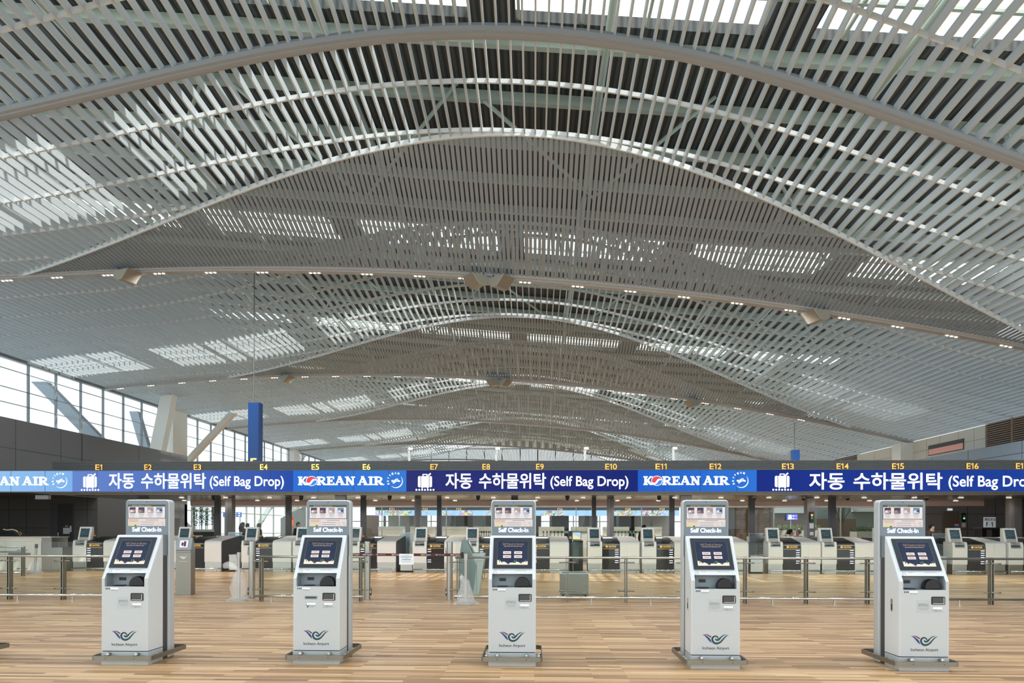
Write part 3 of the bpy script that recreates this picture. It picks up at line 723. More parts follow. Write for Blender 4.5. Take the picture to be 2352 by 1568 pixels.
def slab_letters(mb, word, x, z0, h, adv):
    """heavy slab lettering, drawn stroke by stroke; returns the x after the word"""
    for ch in word:
        w = {'K': .98, 'O': .95, 'R': 1.02, 'E': .84, 'A': 1.06, 'N': 1.04, 'I': .58, ' ': .26}[ch] * h
        st = 0.27 * h; sl_ = 0.13 * h
        def bx(a, b, c, d): mb.add([(x + a * h, YL, z0 + c * h), (x + b * h, YL, z0 + c * h), (x + b * h, YL, z0 + d * h), (x + a * h, YL, z0 + d * h)], [(0, 1, 2, 3)])
        def ln(a, b, c, d, t): seg(mb, (x + a * h, z0 + b * h), (x + c * h, z0 + d * h), t * h)
        if ch == 'K':
            bx(.12, .38, 0, 1); bx(.02, .48, 0, .13); bx(.02, .48, .87, 1); ln(.36, .42, .78, .95, .17); ln(.42, .52, .82, .06, .26); bx(.66, .98, .87, 1); bx(.70, 1.06, 0, .12)
        elif ch == 'R':
            bx(.12, .38, 0, 1); bx(.02, .46, 0, .13); bx(.02, .5, .87, 1); bx(.38, .62, .84, 1); bx(.38, .62, .42, .56); ln(.62, .92, .78, .80, .16); bx(.68, .88, .56, .86); ln(.62, .49, .78, .62, .16); ln(.5, .46, .84, .06, .26); bx(.76, 1.08, 0, .12)
        elif ch == 'E':
            bx(.12, .38, 0, 1); bx(.02, .8, 0, .15); bx(.02, .78, .85, 1); bx(.38, .60, .43, .57); bx(.52, .62, .33, .67); bx(.70, .82, 0, .30); bx(.68, .79, .70, 1)
        elif ch == 'A':
            ln(.16, .04, .50, .98, .15); ln(.50, 1.0, .86, .06, .27); bx(.30, .72, .28, .41); bx(0, .34, 0, .13); bx(.62, 1.08, 0, .13); bx(.36, .62, .90, 1.05)
        elif ch == 'N':
            bx(.14, .30, 0, 1); ln(.20, .96, .84, .02, .27); bx(.74, .90, 0, 1); bx(.02, .44, 0, .13); bx(.0, .38, .87, 1); bx(.62, 1.04, .87, 1)
        elif ch == 'I':
            bx(.16, .43, 0, 1); bx(.03, .56, 0, .13); bx(.03, .56, .87, 1)
        if ch != 'O': x += w * adv
        else:
            c = (x + w * .46, z0 + h * .48); R = h * .58
            mb.disc((c[0], YL - .001, c[1]), R, 0, 28); mb.disc((c[0], YL - .002, c[1]), R * .91, 2, 28)
            # white swirl, red upper lobe
            def arc(r, a, b, n=14, o=(0, 0)): return [(c[0] + o[0] + r * math.cos(math.radians(a + (b - a) * i / n)), c[1] + o[1] + r * math.sin(math.radians(a + (b - a) * i / n))) for i in range(n + 1)]
            r9 = R * .91
            pl = arc(r9, 20, 200) + arc(r9 * .5, 200, 380, 10, (-r9 * .5 * math.cos(math.radians(20)), -r9 * .5 * math.sin(math.radians(20))))[0:]
            red = arc(r9, 30, 210) + arc(r9 * .5, 210, 330, 8, (-r9 * .43, -r9 * .25)) + arc(r9 * .5, 150, 30, 8, (r9 * .43, r9 * .02))
            mb.add([(p[0], YL - .003, p[1]) for p in red], [tuple(range(len(red)))], 1)
            wh = [(c[0] - r9 * .86, c[1] - r9 * .40), (c[0] - r9 * .35, c[1] - r9 * .62), (c[0] + r9 * .02, c[1] - r9 * .18), (c[0] + r9 * .38, c[1] + r9 * .26), (c[0] + r9 * .92, c[1] + r9 * .20)]
            mb.ribbon([(v.x, v.y) for v in catmull([(p[0], p[1], 0) for p in wh], 6)], [R * .32 * v for v in catw([.3, 1, 1, 1, .3], 6)], YL - .004, 0)
            x += w * adv
    return x
def alliance(mb, cx, cz, R):
    for i, ch in enumerate('SKYTEAM'):
        a = math.radians(202 - i * 22); t = MB(); s = R * .24
        text(t, ch, -s * .45, s * .45, 0, s, 0, 0, 0.02)
        ca, sa = math.cos(a - math.pi / 2), math.sin(a - math.pi / 2)
        t.xf(lambda v: Vector((cx + (R * .92) * math.cos(a) + v.x * ca - v.z * sa, YL, cz + (R * .92) * math.sin(a) + v.x * sa + v.z * ca))); mb.join(t)
    pts = [(cx + R * .88 * math.cos(math.radians(t)), cz + R * .88 * math.sin(math.radians(t))) for t in range(40, -131, -10)]
    n = len(pts); mb.ribbon(pts, [R * .11 * math.sin(math.pi * (i + .6) / (n + .2)) for i in range(n)], YL)
    for k in (-1, 0, 1):
        w = [(-.5 + .12 * k * -1, -.12 + .16 * k - .1), (-.2, -.08 + .17 * k), (.05, .10 + .17 * k), (.42 + .1 * k * -1, .16 + .16 * k - .02)]
        mb.ribbon([(cx + R * .9 * v.x, cz + R * .9 * v.y) for v in catmull([(a, b, 0) for a, b in w], 5)], [R * .075] * 16, YL)
    for sx in (-1, 1): mb.ribbon([(cx + sx * R * .44 + R * .12 * math.cos(t * .5236), cz - R * .02 * sx + R * .08 * math.sin(t * .5236)) for t in range(13)], [R * .045] * 13, YL - .001)
def airline(px0, px1, c0, c1, lab, ex0, lum, end=None):
    r, x0, x1 = panel(px0, px1, c0, c1, 'airline_sign', lab, 0, lum)
    a = X_at(ex0, YS); h = 0.30; zc = (ZB + ZT) / 2
    mb = MB(); e = slab_letters(mb, 'KOREAN AIR', a, zc - h * .48, h, 1.0)
    tgt = X_at(ex0 + 197, YS)                       # stretch the word to its printed length
    mb.xf(lambda v: Vector((a + (v.x - a) * (tgt - a) / (e - a), v.y, v.z)))
    mb.build('airline_lettering', [sw, srd, sbl], r); mb = MB()
    alliance(mb, X_at(ex0 + 225, YS), zc + .0, 0.27)
    mb.build('alliance_emblem', [sw], r)
def bagdrop(px0, px1, c0, c1, lab, ix, kx0, kx1, ky0, ky1, sx0, sx1, lum):
    r, x0, x1 = panel(px0, px1, c0, c1, 'bag_drop_sign', lab, 1, lum)
    mb = MB(); icx = X_at(ix, YS); zc = (ZB + ZT) / 2; s = 0.70 / 90.0     # suitcase drawn in a 90-unit-high box
    def q(a, b): return (icx + a * s, ZB + 0.03 + b * s)
    def poly(pts): mb.add([(q(*p)[0], YL, q(*p)[1]) for p in pts], [tuple(range(len(pts)))])
    poly(rrect(-18, 18, 15, 66, 2)); poly(rrect(-32, -21, 16, 66, 6, 4, (0, 0, 1, 1))); poly(rrect(21, 32, 16, 66, 6, 4, (1, 1, 0, 0)))
    poly(rrect(-15, -10, 10, 16, 1)); poly(rrect(10, 15, 10, 16, 1))
    poly([(-11, 66), (-7, 66), (-7, 72), (7, 72), (7, 66), (11, 66), (11, 74), (8, 77), (-8, 77), (-11, 74)][:3] + [(-7, 72), (-11, 76)]); poly([(7, 66), (11, 66), (11, 76), (7, 72)]); poly([(-11, 76), (-7, 72), (7, 72), (11, 76)])
    poly([(13, 66), (17, 66), (28, 76), (24, 81), (13, 71)])
    for i in range(7): mb.disc((icx + (-39 + 13 * i) * s, YL, ZB + 0.03 + 4 * s), 4.2 * s, 0, 12)
    mb.build('suitcase_symbol', [sw], r); mb = MB()
    text(mb, '자동', X_at(kx0, YS), X_at(kx0 + (kx1 - kx0) * .265, YS), pxz(ky1, X_at(kx0, YS)), pxz(ky0, X_at(kx0, YS)), YL, 0, 0.016)
    mb.build('korean_lettering', [sw], r); mb = MB()
    text(mb, '수하물위탁', X_at(kx0 + (kx1 - kx0) * .333, YS), X_at(kx1, YS), pxz(ky1, X_at(kx1, YS)), pxz(ky0, X_at(kx1, YS)), YL, 0, 0.016)
    mb.build('korean_lettering', [sw], r); mb = MB()
    text(mb, '(Self Bag Drop)', X_at(sx0, YS), X_at(sx1, YS), pxz(ky1 + 1, X_at(sx0, YS)), pxz(ky0 + 7, X_at(sx0, YS)), YL, 0, 0.012)
    mb.build('english_lettering', [sw], r)
airline(-140, 166, (150, 198, 242), (128, 180, 238), 'light-washed blue airline sign panel at the dark wall end, left of counter E1', -86, 0.62)  # paler colours paint in the wash of sunlight and viewing angle
bagdrop(166, 673, (104, 138, 210), (30, 74, 172), 'light-washed to deep blue bag drop sign panel below counters E1 to E4', 207, 250, 473, 1086, 1122, 482, 652, 0.6)  # pale end of the gradient paints in the same wash of light
airline(673, 933, (38, 112, 214), (50, 124, 220), 'bright blue airline sign panel below numbers E5 and E6', 684, 0.6)
bagdrop(933, 1465, (38, 46, 124), (8, 32, 128), 'navy bag drop sign panel below numbers E7 to E10', 976, 1023, 1254, 1086, 1122, 1264, 1443, 0.5)
airline(1465, 1738, (18, 96, 206), (40, 118, 220), 'bright blue airline sign panel below numbers E11 and E12', 1477, 0.6)
bagdrop(1738, 2420, (6, 42, 142), (24, 70, 170), 'deep blue bag drop sign panel below numbers E13 to E16', 1796, 1858, 2164, 1085, 1124, 2178, 2384, 0.52)
yel = mat('number_amber', (236, 176, 84), 0.5, emit=0.75); yel2 = mat('number_yellow', (255, 224, 116), 0.5, emit=0.85)
EN = [223, 336, 450, 603, 722, 840, 996, 1116, 1240, 1404, 1520, 1645, 1812, 1938, 2066, 2238, 2352]
for i, px in enumerate(EN):
    mb = MB(); x = X_at(px, YS); hw = 0.135 if i < 9 else 0.205
    z0 = ZT + .028
    code_text(mb, 'E%d' % (i + 1), x - hw, x + hw, z0 + 0.0, z0 + 0.205, 0.10, 0, 0.012)
    n = len(mb.v); fr = MB(); fr.v = [(a, b + 0.02, c) for a, b, c in mb.v]; fr.f = list(mb.f); fr.m = [1] * len(mb.f); mb.join(fr)
    mb.box(x - 0.3, x + 0.3, 0.06, 0.13, z0 - 0.002, z0 + 0.002, 1)
    o = mb.build('counter_number', [yel2 if 3 <= i <= 5 else yel, kdark]); o.location = (0, YS, 0)
    tag(o, 'raised glowing counter number E%d standing on the sign band' % (i + 1), 'sign', 'counter numbers E1 to E17 above the sign band')
# downlights and dome cameras in the soffit
def soffit_light(px, Y):
    x = X_at(px, Y)
    ld = bpy.data.lights.new('downlight_light', 'SPOT'); ld.energy = 8 if min(abs(px - p) for p in (329, 529, 960, 1402, 1859, 2328)) < 40 else 85; ld.spot_size = math.radians(140); ld.spot_blend = .7; ld.shadow_soft_size = .08; ld.color = (1, .95, .88)
    lo_ = bpy.data.objects.new('downlight_light', ld); C.objects.link(lo_); lo_.location = (x, Y, 2.745)
    r = MB().lathe([(0.115, 2.764), (0.115, 2.778)], 0, 0, 14).build('recessed_downlight', mat('lamp_housing', (205, 196, 188), 0.4)); r.location = (x, Y, 0)
    MB().lathe([(0.085, 2.758), (0.085, 2.765)], 0, 0, 14).build('lamp', mat('soffit_lamp', (255, 236, 206), .5, emit=6.0), r)
    tag(r, 'round recessed downlight glowing in the metal soffit behind the sign band', 'downlight', 'downlights in the canopy soffit')
for px in (417, 518, 619, 720, 822, 925, 1027, 1133, 1235, 1339, 1444, 1550, 1656, 1766, 1876, 1985, 2100, 2207, 2317): soffit_light(px, 26.6)
for px in (423, 500, 591, 682, 770, 862, 950, 1045, 1135, 1230, 1325, 1418, 1512, 1608, 1705, 1802, 1899, 1997, 2096, 2195): soffit_light(px, 29.3)
for px in (491, 692, 895, 1098, 1303, 1514, 1733, 1845, 1947, 2128):
    Y = 26.0; x = X_at(px, Y)
    r = thing('dome_camera', 'small security dome camera hanging from the metal soffit behind the sign band', 'security camera', (x, Y, 2.776), 0, 'dome cameras under the canopy')
    MB().lathe([(0.075, -0.06), (0.085, 0.0)], 0, 0, 12).build('housing', spk_m if px > 1600 else kdark, r, smooth=True)
    MB().lathe([(0.012, -0.15), (0.05, -0.13), (0.07, -0.09), (0.072, -0.06)], 0, 0, 12).build('dome', blackg, r, smooth=True)
hb = thing('hanging_light_box', 'pale metal light box under the sign band close to the dark end wall', 'light box', (X_at(100, 24.4), 24.4, 0))
MB().prism([(-.24, ZB - .26), (.24, ZB - .26), (.24, ZB - .111), (-.24, ZB - .111)], 'y', -.1, .05).build('housing', mat('box_silver', (176, 184, 196), .35, .3), hb)
hb2 = thing('hanging_light_box', 'grey metal box under the sign band above the kiosk with the bag tag slot', 'light box', (X_at(783, 24.4), 24.4, 0))
MB().box(-.19, .19, -.1, .1, ZB - .30, ZB - .111).build('housing', mat('box_grey', (120, 122, 124), .4), hb2)
hb3 = thing('hanging_light_box', 'grey metal box under the sign band above the kiosk between middle and last', 'light box', (X_at(1575, 24.4), 24.4, 0))
MB().box(-.20, .20, -.1, .1, ZB - .26, ZB - .111).build('housing', MATS['box_grey'], hb3)
# canopy posts
pg = mat('post_grey', (112, 110, 112), 0.42); pdk = mat('post_dark', (54, 54, 60), 0.42)
wid = {329: 'E3', 529: 'E4', 960: 'E7', 1402: 'E10', 1859: 'E13', 2328: 'E16'}
for px, w in [(329, .30), (529, .28), (960, .22), (1402, .24), (1859, .30), (2328, .40)]:
    x = X_at(px, 27.0)
    o = MB().box(-w / 2, w / 2, -.16, .16, 0, 2.776).box(-w / 2 - .004, -w / 2 + w * .33, -.165, .165, 0.02, 2.76, 1).build('canopy_post', [pg, mat('post_light', (132, 130, 134), .42)], bevel=.008)
    o.location = (x, 27.0, 0); tag(o, 'broad grey steel post holding the canopy behind counter %s' % wid[px], 'post', 'grey canopy posts')
nm = {500: 'E4 and the bamboo', 663: 'E5', 835: 'E6', 1009: 'E8', 1182: 'the middle kiosk', 1364: 'E10', 1543: 'E12', 1726: 'the wooden slat screen', 1911: 'E14'}
for px, w in [(500, .20), (663, .20), (835, .20), (1009, .17), (1182, .27), (1364, .165), (1543, .19), (1726, .21), (1911, .24)]:
    x = X_at(px, 27.6)
    o = MB().box(-w / 2, w / 2, -.10, .10, 0, 2.776).build('canopy_post', pdk, bevel=.006)
    o.location = (x, 27.6, 0); tag(o, 'slim dark steel post under the canopy behind %s' % nm[px], 'post', 'dark canopy posts')
# white lamp masts standing on the canopy
for px, t in ((940, 'between numbers E6 and E7, first of four'), (1140, 'above number E8, second of four'), (1343, 'between numbers E9 and E10, third of four'), (1546, 'between numbers E11 and E12, last of four')):
    Y = 29.0; x = X_at(px, Y)
    r = thing('lamp_mast', 'short white lamp mast on the canopy %s' % t, 'lamp', (x, Y, 3.952), 0, 'white lamp masts on the canopy')
    MB().box(-.05, .05, -.05, .05, 0, .95).build('mast', white, r)
    MB().box(-.05, .14, -.07, .07, .95, 1.06).build('lamp_head', white, r)
    MB().box(.0, .15, -.072, -.068, .97, 1.04).build('lamp_glass', warm, r)
# hanging blue zone pylons
pb = mat('pylon_blue', (24, 74, 140), 0.35)
for px, Y, t, w, lab in ((586, 26.2, 6.42, .45, 'tall blue zone pylon hung on a thin rod above numbers E3 and E4'), (1826, 43.0, 6.5, .45, 'distant short looking blue zone pylon above number E13')):
    x = X_at(px, Y)
    r = thing('hanging_pylon', lab, 'sign', (x, Y, 0), 0)
    MB().box(-w / 2, w / 2, -.16, .16, 3.96 if Y < 30 else 3.4, t).build('pylon_box', pb, r, bevel=.01)
    if Y < 30:
        MB().box(w / 2 - .05, w / 2 + .004, -.165, .165, 3.98, t - .01).build('side_strip', mat('pylon_dark_blue', (16, 54, 112), .4), r)
        e = MB(); text(e, 'E', -.12, .12, 3.97, 4.26, -.166, 0, .03); e.build('zone_letter', yel2, r)
    MB().tube([(-.05, 0, t), (-.05, 0, EYE + 34.5 * S + .3)], .022, 8).build('hanging_rod', steel_d, r)

# ------------------------------------------------------------------ self bag drop units
def cabinet_profile(mb, x0, x1, pts, mi=0): mb.prism(pts, 'x', x0, x1, mi)
def make_unit(lights_right, last, narrow):
    HE = 1.49 if narrow else 1.55
    r = thing('bag_drop_unit', 'x', 'bag drop counter', (0, 0, 0), 0, 'self bag drop units under the sign band')
    b = MB().prism([(0, .34), (0, .93), (.03, 1.09), (.10, 1.12), (.55, 1.12), (.55, .34)], 'x', -.25, -.17).prism([(0, .34), (0, .93), (.03, 1.09), (.10, 1.12), (.55, 1.12), (.55, .34)], 'x', .17, .25)
    b.prism([(0, .34), (0, .92), (.40, .92), (.40, 1.12), (.55, 1.12), (.55, .34)], 'x', -.17, .17)
    b.build('kiosk_cabinet', offwhite, r)
    t = MB().box(-.165, .165, .012, .40, .922, .93).box(-.15, -.02, .06, .30, .93, .985).box(.0, .15, .04, .28, .93, 1.01)
    to = t.build('reader_tray', black, r)
    MB().box(-.165, .165, -.004, .02, .90, .945).build('tray_lip', steel, to)
    s = MB().prism([(.22, 1.10), (.36, 1.60), (.48, 1.60), (.48, 1.10)], 'x', -.235, .235)
    so = s.build('monitor', offwhite, r, bevel=.025, seg=3)
    a = math.atan2(.14, .50)
    def scr(x0, x1, z0, z1, dy): return [(x0, .22 + (z0 - 1.10) * .28 - dy, z0), (x1, .22 + (z0 - 1.10) * .28 - dy, z0), (x1, .22 + (z1 - 1.10) * .28 - dy, z1), (x0, .22 + (z1 - 1.10) * .28 - dy, z1)]
    q = MB(); q.add(scr(-.165, .165, 1.22, 1.535, .004), [(0, 1, 2, 3)], 0); q.add(scr(-.165, .165, 1.115, 1.215, .004), [(0, 1, 2, 3)], 1); q.add(scr(-.008, .008, 1.565, 1.577, .004), [(0, 1, 2, 3)], 2)
    for k in range(3):
        w = [(-.15 + .30 * i / 8, 1.28 + .07 * k + .05 * math.sin(i * .8 + k) * .5 + .012 * i) for i in range(9)]
        for p, n in zip(w, w[1:]): q.add([(p[0], .22 + (p[1] - 1.10) * .28 - .006, p[1]), (n[0], .22 + (n[1] - 1.10) * .28 - .006, n[1]), (n[0], .22 + (n[1] - 1.092) * .28 - .006, n[1] + .007), (p[0], .22 + (p[1] - 1.092) * .28 - .006, p[1] + .007)], [(0, 1, 2, 3)], 3)
    q.build('screen', [mat('unit_screen', (52, 74, 84), .08, emit=.18), mat('unit_panel_grey', (196, 196, 190), .3), black, mat('unit_screen_line', (110, 140, 146), .1, emit=.3)], so)
    k = MB().prism([(.03, .0), (.03, .34), (.5, .34), (.5, .0)], 'x', -.245, .245)
    for i in range(6): k.box(-.2, .2, .022, .03, .12 + i * .03, .128 + i * .03, 1)
    k.build('kick_plate', [steel, steel_d], r)
    # conveyor
    c = MB().prism([(.01, .13), (.0, .90), (.04, 1.06), (.10, 1.08), (.10, .13)], 'x', .258, .862)
    co = c.build('conveyor_front', blackg, r)
    ct = MB(); amber = 0
    text(ct, 'CAUTION', .47, .74, .895, .965, -.006, 0, .01); ct.disc((.41, -.006, .93), .04, 0, 14)
    ct.box(.402, .418, -.0075, -.0065, .905, .95, 1)
    for i in range(17):
        ct.box(.29 + i * .033, .309 + i * .033, -.004, -.0005, .845, .857)
    for i in range(11): ct.box(.36 + i * .04, .376 + i * .04, -.001, .012, .995, 1.003)
    ct.build('caution_print', [mat('caution_amber', (240, 186, 84), .5, emit=.5), black], co)
    MB().box(.262, .858, -.002, .03, .985, .993).build('safety_bar', chrome, co)
    il = MB(); x0 = .70 if lights_right else .29
    for i, z in enumerate((.80, .725, .65, .575, .43, .36)):
        MB().box(x0, x0 + .12, -.004, .002, z, z + .018).build('indicator_light', mat('indicator_light', (226, 222, 255), .5, emit=1.4), co)
    MB().box(.27, .85, .10, 2.3, .80, .86).build('belt', black, r)
    w = MB().prism([(.10, .9), (.10, 1.08), (.9, 1.24), (2.3, 1.24), (2.3, .9)], 'x', .252, .275).prism([(.10, .9), (.10, 1.08), (.9, 1.24), (2.3, 1.24), (2.3, .9)], 'x', .845, .868)
    w.build('side_guard', dgrey, r)
    MB().box(.27, .85, 2.2, 2.3, .86, 1.27).box(.27, .85, 2.19, 2.2, 1.20, 1.23, 1).build('belt_portal', [mat('portal_grey', (150, 156, 152), .4), glow], r)
    # hood
    h = MB().prism([(0, .34), (0, 1.0), (.03, 1.07), (.10, 1.11), (1.5, 1.27), (2.4, 1.27), (2.4, .34)], 'x', .872, HE)
    h.build('hood', offwhite, r, bevel=.012)
    MB().prism([(.03, 0), (.03, .34), (2.3, .34), (2.3, 0)], 'x', .88, HE - .01).build('kick_plate', [steel, steel_d], r)
    MB().box(.258, .862, .04, .3, 0, .13).build('kick_plate', [steel_d, steel], r)
    if last: MB().prism([(.01, .02), (.01, .99), (.04, 1.06), (.11, 1.10), (1.5, 1.26), (2.4, 1.26), (2.4, .02)], 'x', HE + .002, HE + .03).build('end_panel', mat('end_panel_dark', (58, 62, 70), .4), r)
    rail = MB().tube([(-.22, -.03, .0), (-.22, -.12, .10)], .012, 6).tube([(-.24, -.12, .107), (HE - .02, -.12, .107)], .022, 8)
    rail.tube([(.6, -.12, .0), (.6, -.12, .107)], .014, 6).tube([(HE - .1, -.12, .0), (HE - .1, -.12, .107)], .014, 6)
    rail.build('kick_rail', chrome, r, smooth=True)
    e = MB().box(.20, .30, .40, .48, 1.25, 1.30, 0).lathe([(.03, 1.30), (.03, 1.325)], .25, .44, 10, 1)
    e.build('emergency_button', [mat('button_yellow', (238, 180, 50), .4), mat('button_red', (190, 30, 24), .4)], r)
    MB().box(.19, .31, .40, .50, 1.12, 1.25).build('button_post', kdark, r)
    return r
UN = [(195, 'E1'), (309, 'E2'), (424, 'E3'), (578, 'E4'), (695, 'E5'), (815, 'E6'), (967, 'E7'), (1085, 'E8'), (1206, 'E9'), (1365, 'E10'), (1488, 'E11'), (1612, 'E12'), (1775, 'E13'), (1897, 'E14'), (2024, 'E15'), (2193, 'E16'), (2320, 'E17')]
protos = {}
for i, (px, e) in enumerate(UN):
    key = (px > 1250, i % 3 == 2, i < 3)
    Y = 24.05; x = X_at(px, Y + .3)
    lab = 'white self bag drop unit with screen and black belt front under number %s' % e
    if key not in protos:
        o = protos[key] = make_unit(*key); o.location = (x, Y, 0); o['label'] = lab
    else: dup(protos[key], (x, Y, 0), 0, lab)
# staff gaps between the groups of three
def steel_cab(px, lab):
    x = X_at(px, 24.1)
    r = thing('staff_cabinet', lab, 'cabinet', (x, 24.05, 0), 0, 'low steel cabinets in the staff gaps')
    MB().box(-.21, .21, .0, .6, .06, .56).box(-.2, .2, -.002, 0.0, .36, .365, 1).build('cabinet_body', [steel, kdark], r)
    MB().box(-.22, .22, -.01, .62, .56, .61).build('cabinet_top', mat('top_silver', (200, 206, 214), .3, .3), r)
    MB().box(-.21, .21, .02, .6, 0, .06).build('cabinet_plinth', black, r)
def partition(px, lab):
    x = X_at(px, 25.6)
    r = thing('glass_partition', lab, 'partition', (x, 25.6, 0), 0, 'glass screens in the staff gaps')
    MB().box(-.26, .26, -.008, .008, .62, 1.40).build('pane', glass_mat('frosted_glass', (206, 220, 226), .16, .25), r)
    MB().box(-.27, -.25, -.015, .015, .0, 1.40).box(-.25, .27, -.015, .015, 1.385, 1.40).build('pane_frame', steel, r)
    MB().box(-.26, -.03, .02, .30, .05, 1.28).build('control_box', mat('control_white', (206, 212, 218), .4), r)
for px, n in ((541, 'E3 and E4'), (934, 'E6 and E7'), (1737, 'E12 and E13'), (2158, 'E15 and E16')):
    steel_cab(px, 'low steel cabinet in the staff gap between units %s' % n); partition(px, 'half frosted glass screen in the staff gap between units %s' % n)
x = X_at(1329, 24.1)
r = thing('glass_gate', 'green tinted glass gate leaf standing ajar between units E9 and E10', 'gate', (X_at(1316, 24.3), 24.3, 0), math.radians(66))
MB().box(0, .58, -.006, .006, .30, 1.10).build('gate_leaf', mat('gate_green', (120, 164, 148), .1, 0, 0, .6), r); MATS['gate_green'].node_tree.nodes['Principled BSDF'].inputs['Alpha'].default_value = .6
MB().box(-.03, .02, -.02, .02, .0, 1.12).build('hinge_post', steel, r); MB().box(.20, .38, -.03, .0, 1.0, 1.03).build('gate_handle', chrome, r)
r = thing('staff_desk', 'dark staff desk with clock and picture screen in the gap beside E10', 'desk', (x, 25.6, 0))
MB().box(-.27, .26, 0, .5, 0, 1.12).build('desk_body', kdark, r); MB().box(-.27, -.15, .05, .3, 1.12, 1.47).build('clock_box', kdark, r)
d = MB().disc((-.21, .045, 1.22), .055, 0, 16); d.build('clock_face', mat('clock_white', (220, 220, 216), .4), r)
MB().box(-.14, .20, .1, .16, 1.14, 1.44).build('desk_screen', kdark, r); s = MB().quad((-.12, .098, 1.16), (.18, .098, 1.16), (.18, .098, 1.42), (-.12, .098, 1.42)).add([(-.12, .097, 1.16), (.18, .097, 1.16), (.18, .097, 1.22), (-.12, .097, 1.34)], [(0, 1, 2, 3)], 1)
s.build('desk_picture', [mat('picture_sky', (160, 190, 214), .4, emit=.6), mat('picture_sand', (220, 206, 150), .4, emit=.6)], r)
# ------------------------------------------------------------------ glass barriers
YF = 14.25
def barrier(pxs, label, x_start=None, x_end=None, Y=YF, joint=-0.085, H=1.235, post_ends=(1, 1)):
    xs = [X_at(p, Y) for p in pxs]
    r = thing('glass_barrier', label, 'barrier', (xs[0], Y, 0), 0, 'steel and glass crowd barriers')
    o = xs[0]; X0 = (x_start if x_start is not None else xs[0] - .10) - o; X1 = (x_end if x_end is not None else xs[-1] + .10) - o
    edges = [X0] + [x - o + joint for x in xs if X0 + .25 < x - o + joint < X1 - .25] + [X1]
    for x in xs:
        x -= o
        p = MB().box(x - .028, x - .014, -.05, .07, 0, .955).box(x + .014, x + .028, -.05, .07, 0, .955).box(x - .014, x + .014, -.02, .04, .12, .16).box(x - .014, x + .014, -.02, .04, .90, .94)
        p.build('post', steel_d, r)
        for z in (.83, .24):
            c = MB().tube([(x - .17, -.035, z), (x - .02, -.035, z + .004)], .014, 6, 0).tube([(x + .02, -.035, z + .004), (x + .17, -.035, z)], .014, 6).tube([(x - .02, -.035, z + .004), (x + .02, -.035, z + .004)], .020, 6)
            c.build('clamp', steel_d, r, smooth=True)
    MB().tube([(X0, -.035, .93), (X1, -.035, .93)], .024, 10).build('top_rail', steel, r, smooth=True)
    k = MB().tube([(X0, -.17, .115), (X1, -.17, .115)], .026, 10)
    k.build('kick_rail', chrome, r, smooth=True)
    for a, b in zip(edges, edges[1:]):
        MB().box(a + .006, b - .006, -.006, .006, .13, H).build('glass_pane', glassm, r)
        MB().lathe([(.035, 0), (.035, .012), (.016, .014), (.016, .115)], (a * .65 + b * .35), -.17, 8).build('rail_foot', chrome, r)
    return r
barrier([-101, 22, 145], 'glass barrier in front of the white end counter, reaching the first kiosk', X_at(-140, YF), X_at(262, YF), joint=-.10)
barrier([600, 714, 828], 'glass barrier with steel rails behind the kiosk with the bag tag slot', X_at(592, YF), X_at(838, YF))
barrier([1052, 1168, 1303, 1438, 1571, 1712, 1852, 1993, 2135, 2277, 2420], 'longest glass barrier, running from the belt gap past the last kiosk', X_at(1046, YF), X_at(2440, YF), joint=.06)
barrier([-20, 53], 'set back short glass barrier standing close to the white end counter', X_at(-60, 21.4), X_at(57, 21.4), Y=21.4)
# thick gate posts
for px, lab in ((579, 'thick brushed steel gate post next to the plastic wrapped stanchion, nearest E4'), (844, 'thick brushed steel gate post beside the kiosk with the bag tag slot'), (1033, 'thick brushed steel gate post at the end of the maroon belt')):
    Y = 14.65; x = X_at(px, Y)
    r = thing('gate_post', lab, 'post', (x, Y, 0), 0, 'thick steel gate posts')
    MB().lathe([(.066, 0), (.066, 1.245), (.058, 1.255)], 0, 0, 24).build('tube', steel, r, smooth=False)
    s = -1 if px != 844 else 1
    for z in (.09, .95):
        MB().box(s * .07 - .02, s * .07 + .02, -.03, .03, z, z + .10).box(s * .085 - .008, s * .085 + .008, -.012, .012, z + .10, z + .17).build('hinge', steel_d, r)
    r.children[0].data.polygons.foreach_set('use_smooth', [len(p.vertices) == 4 for p in r.children[0].data.polygons])
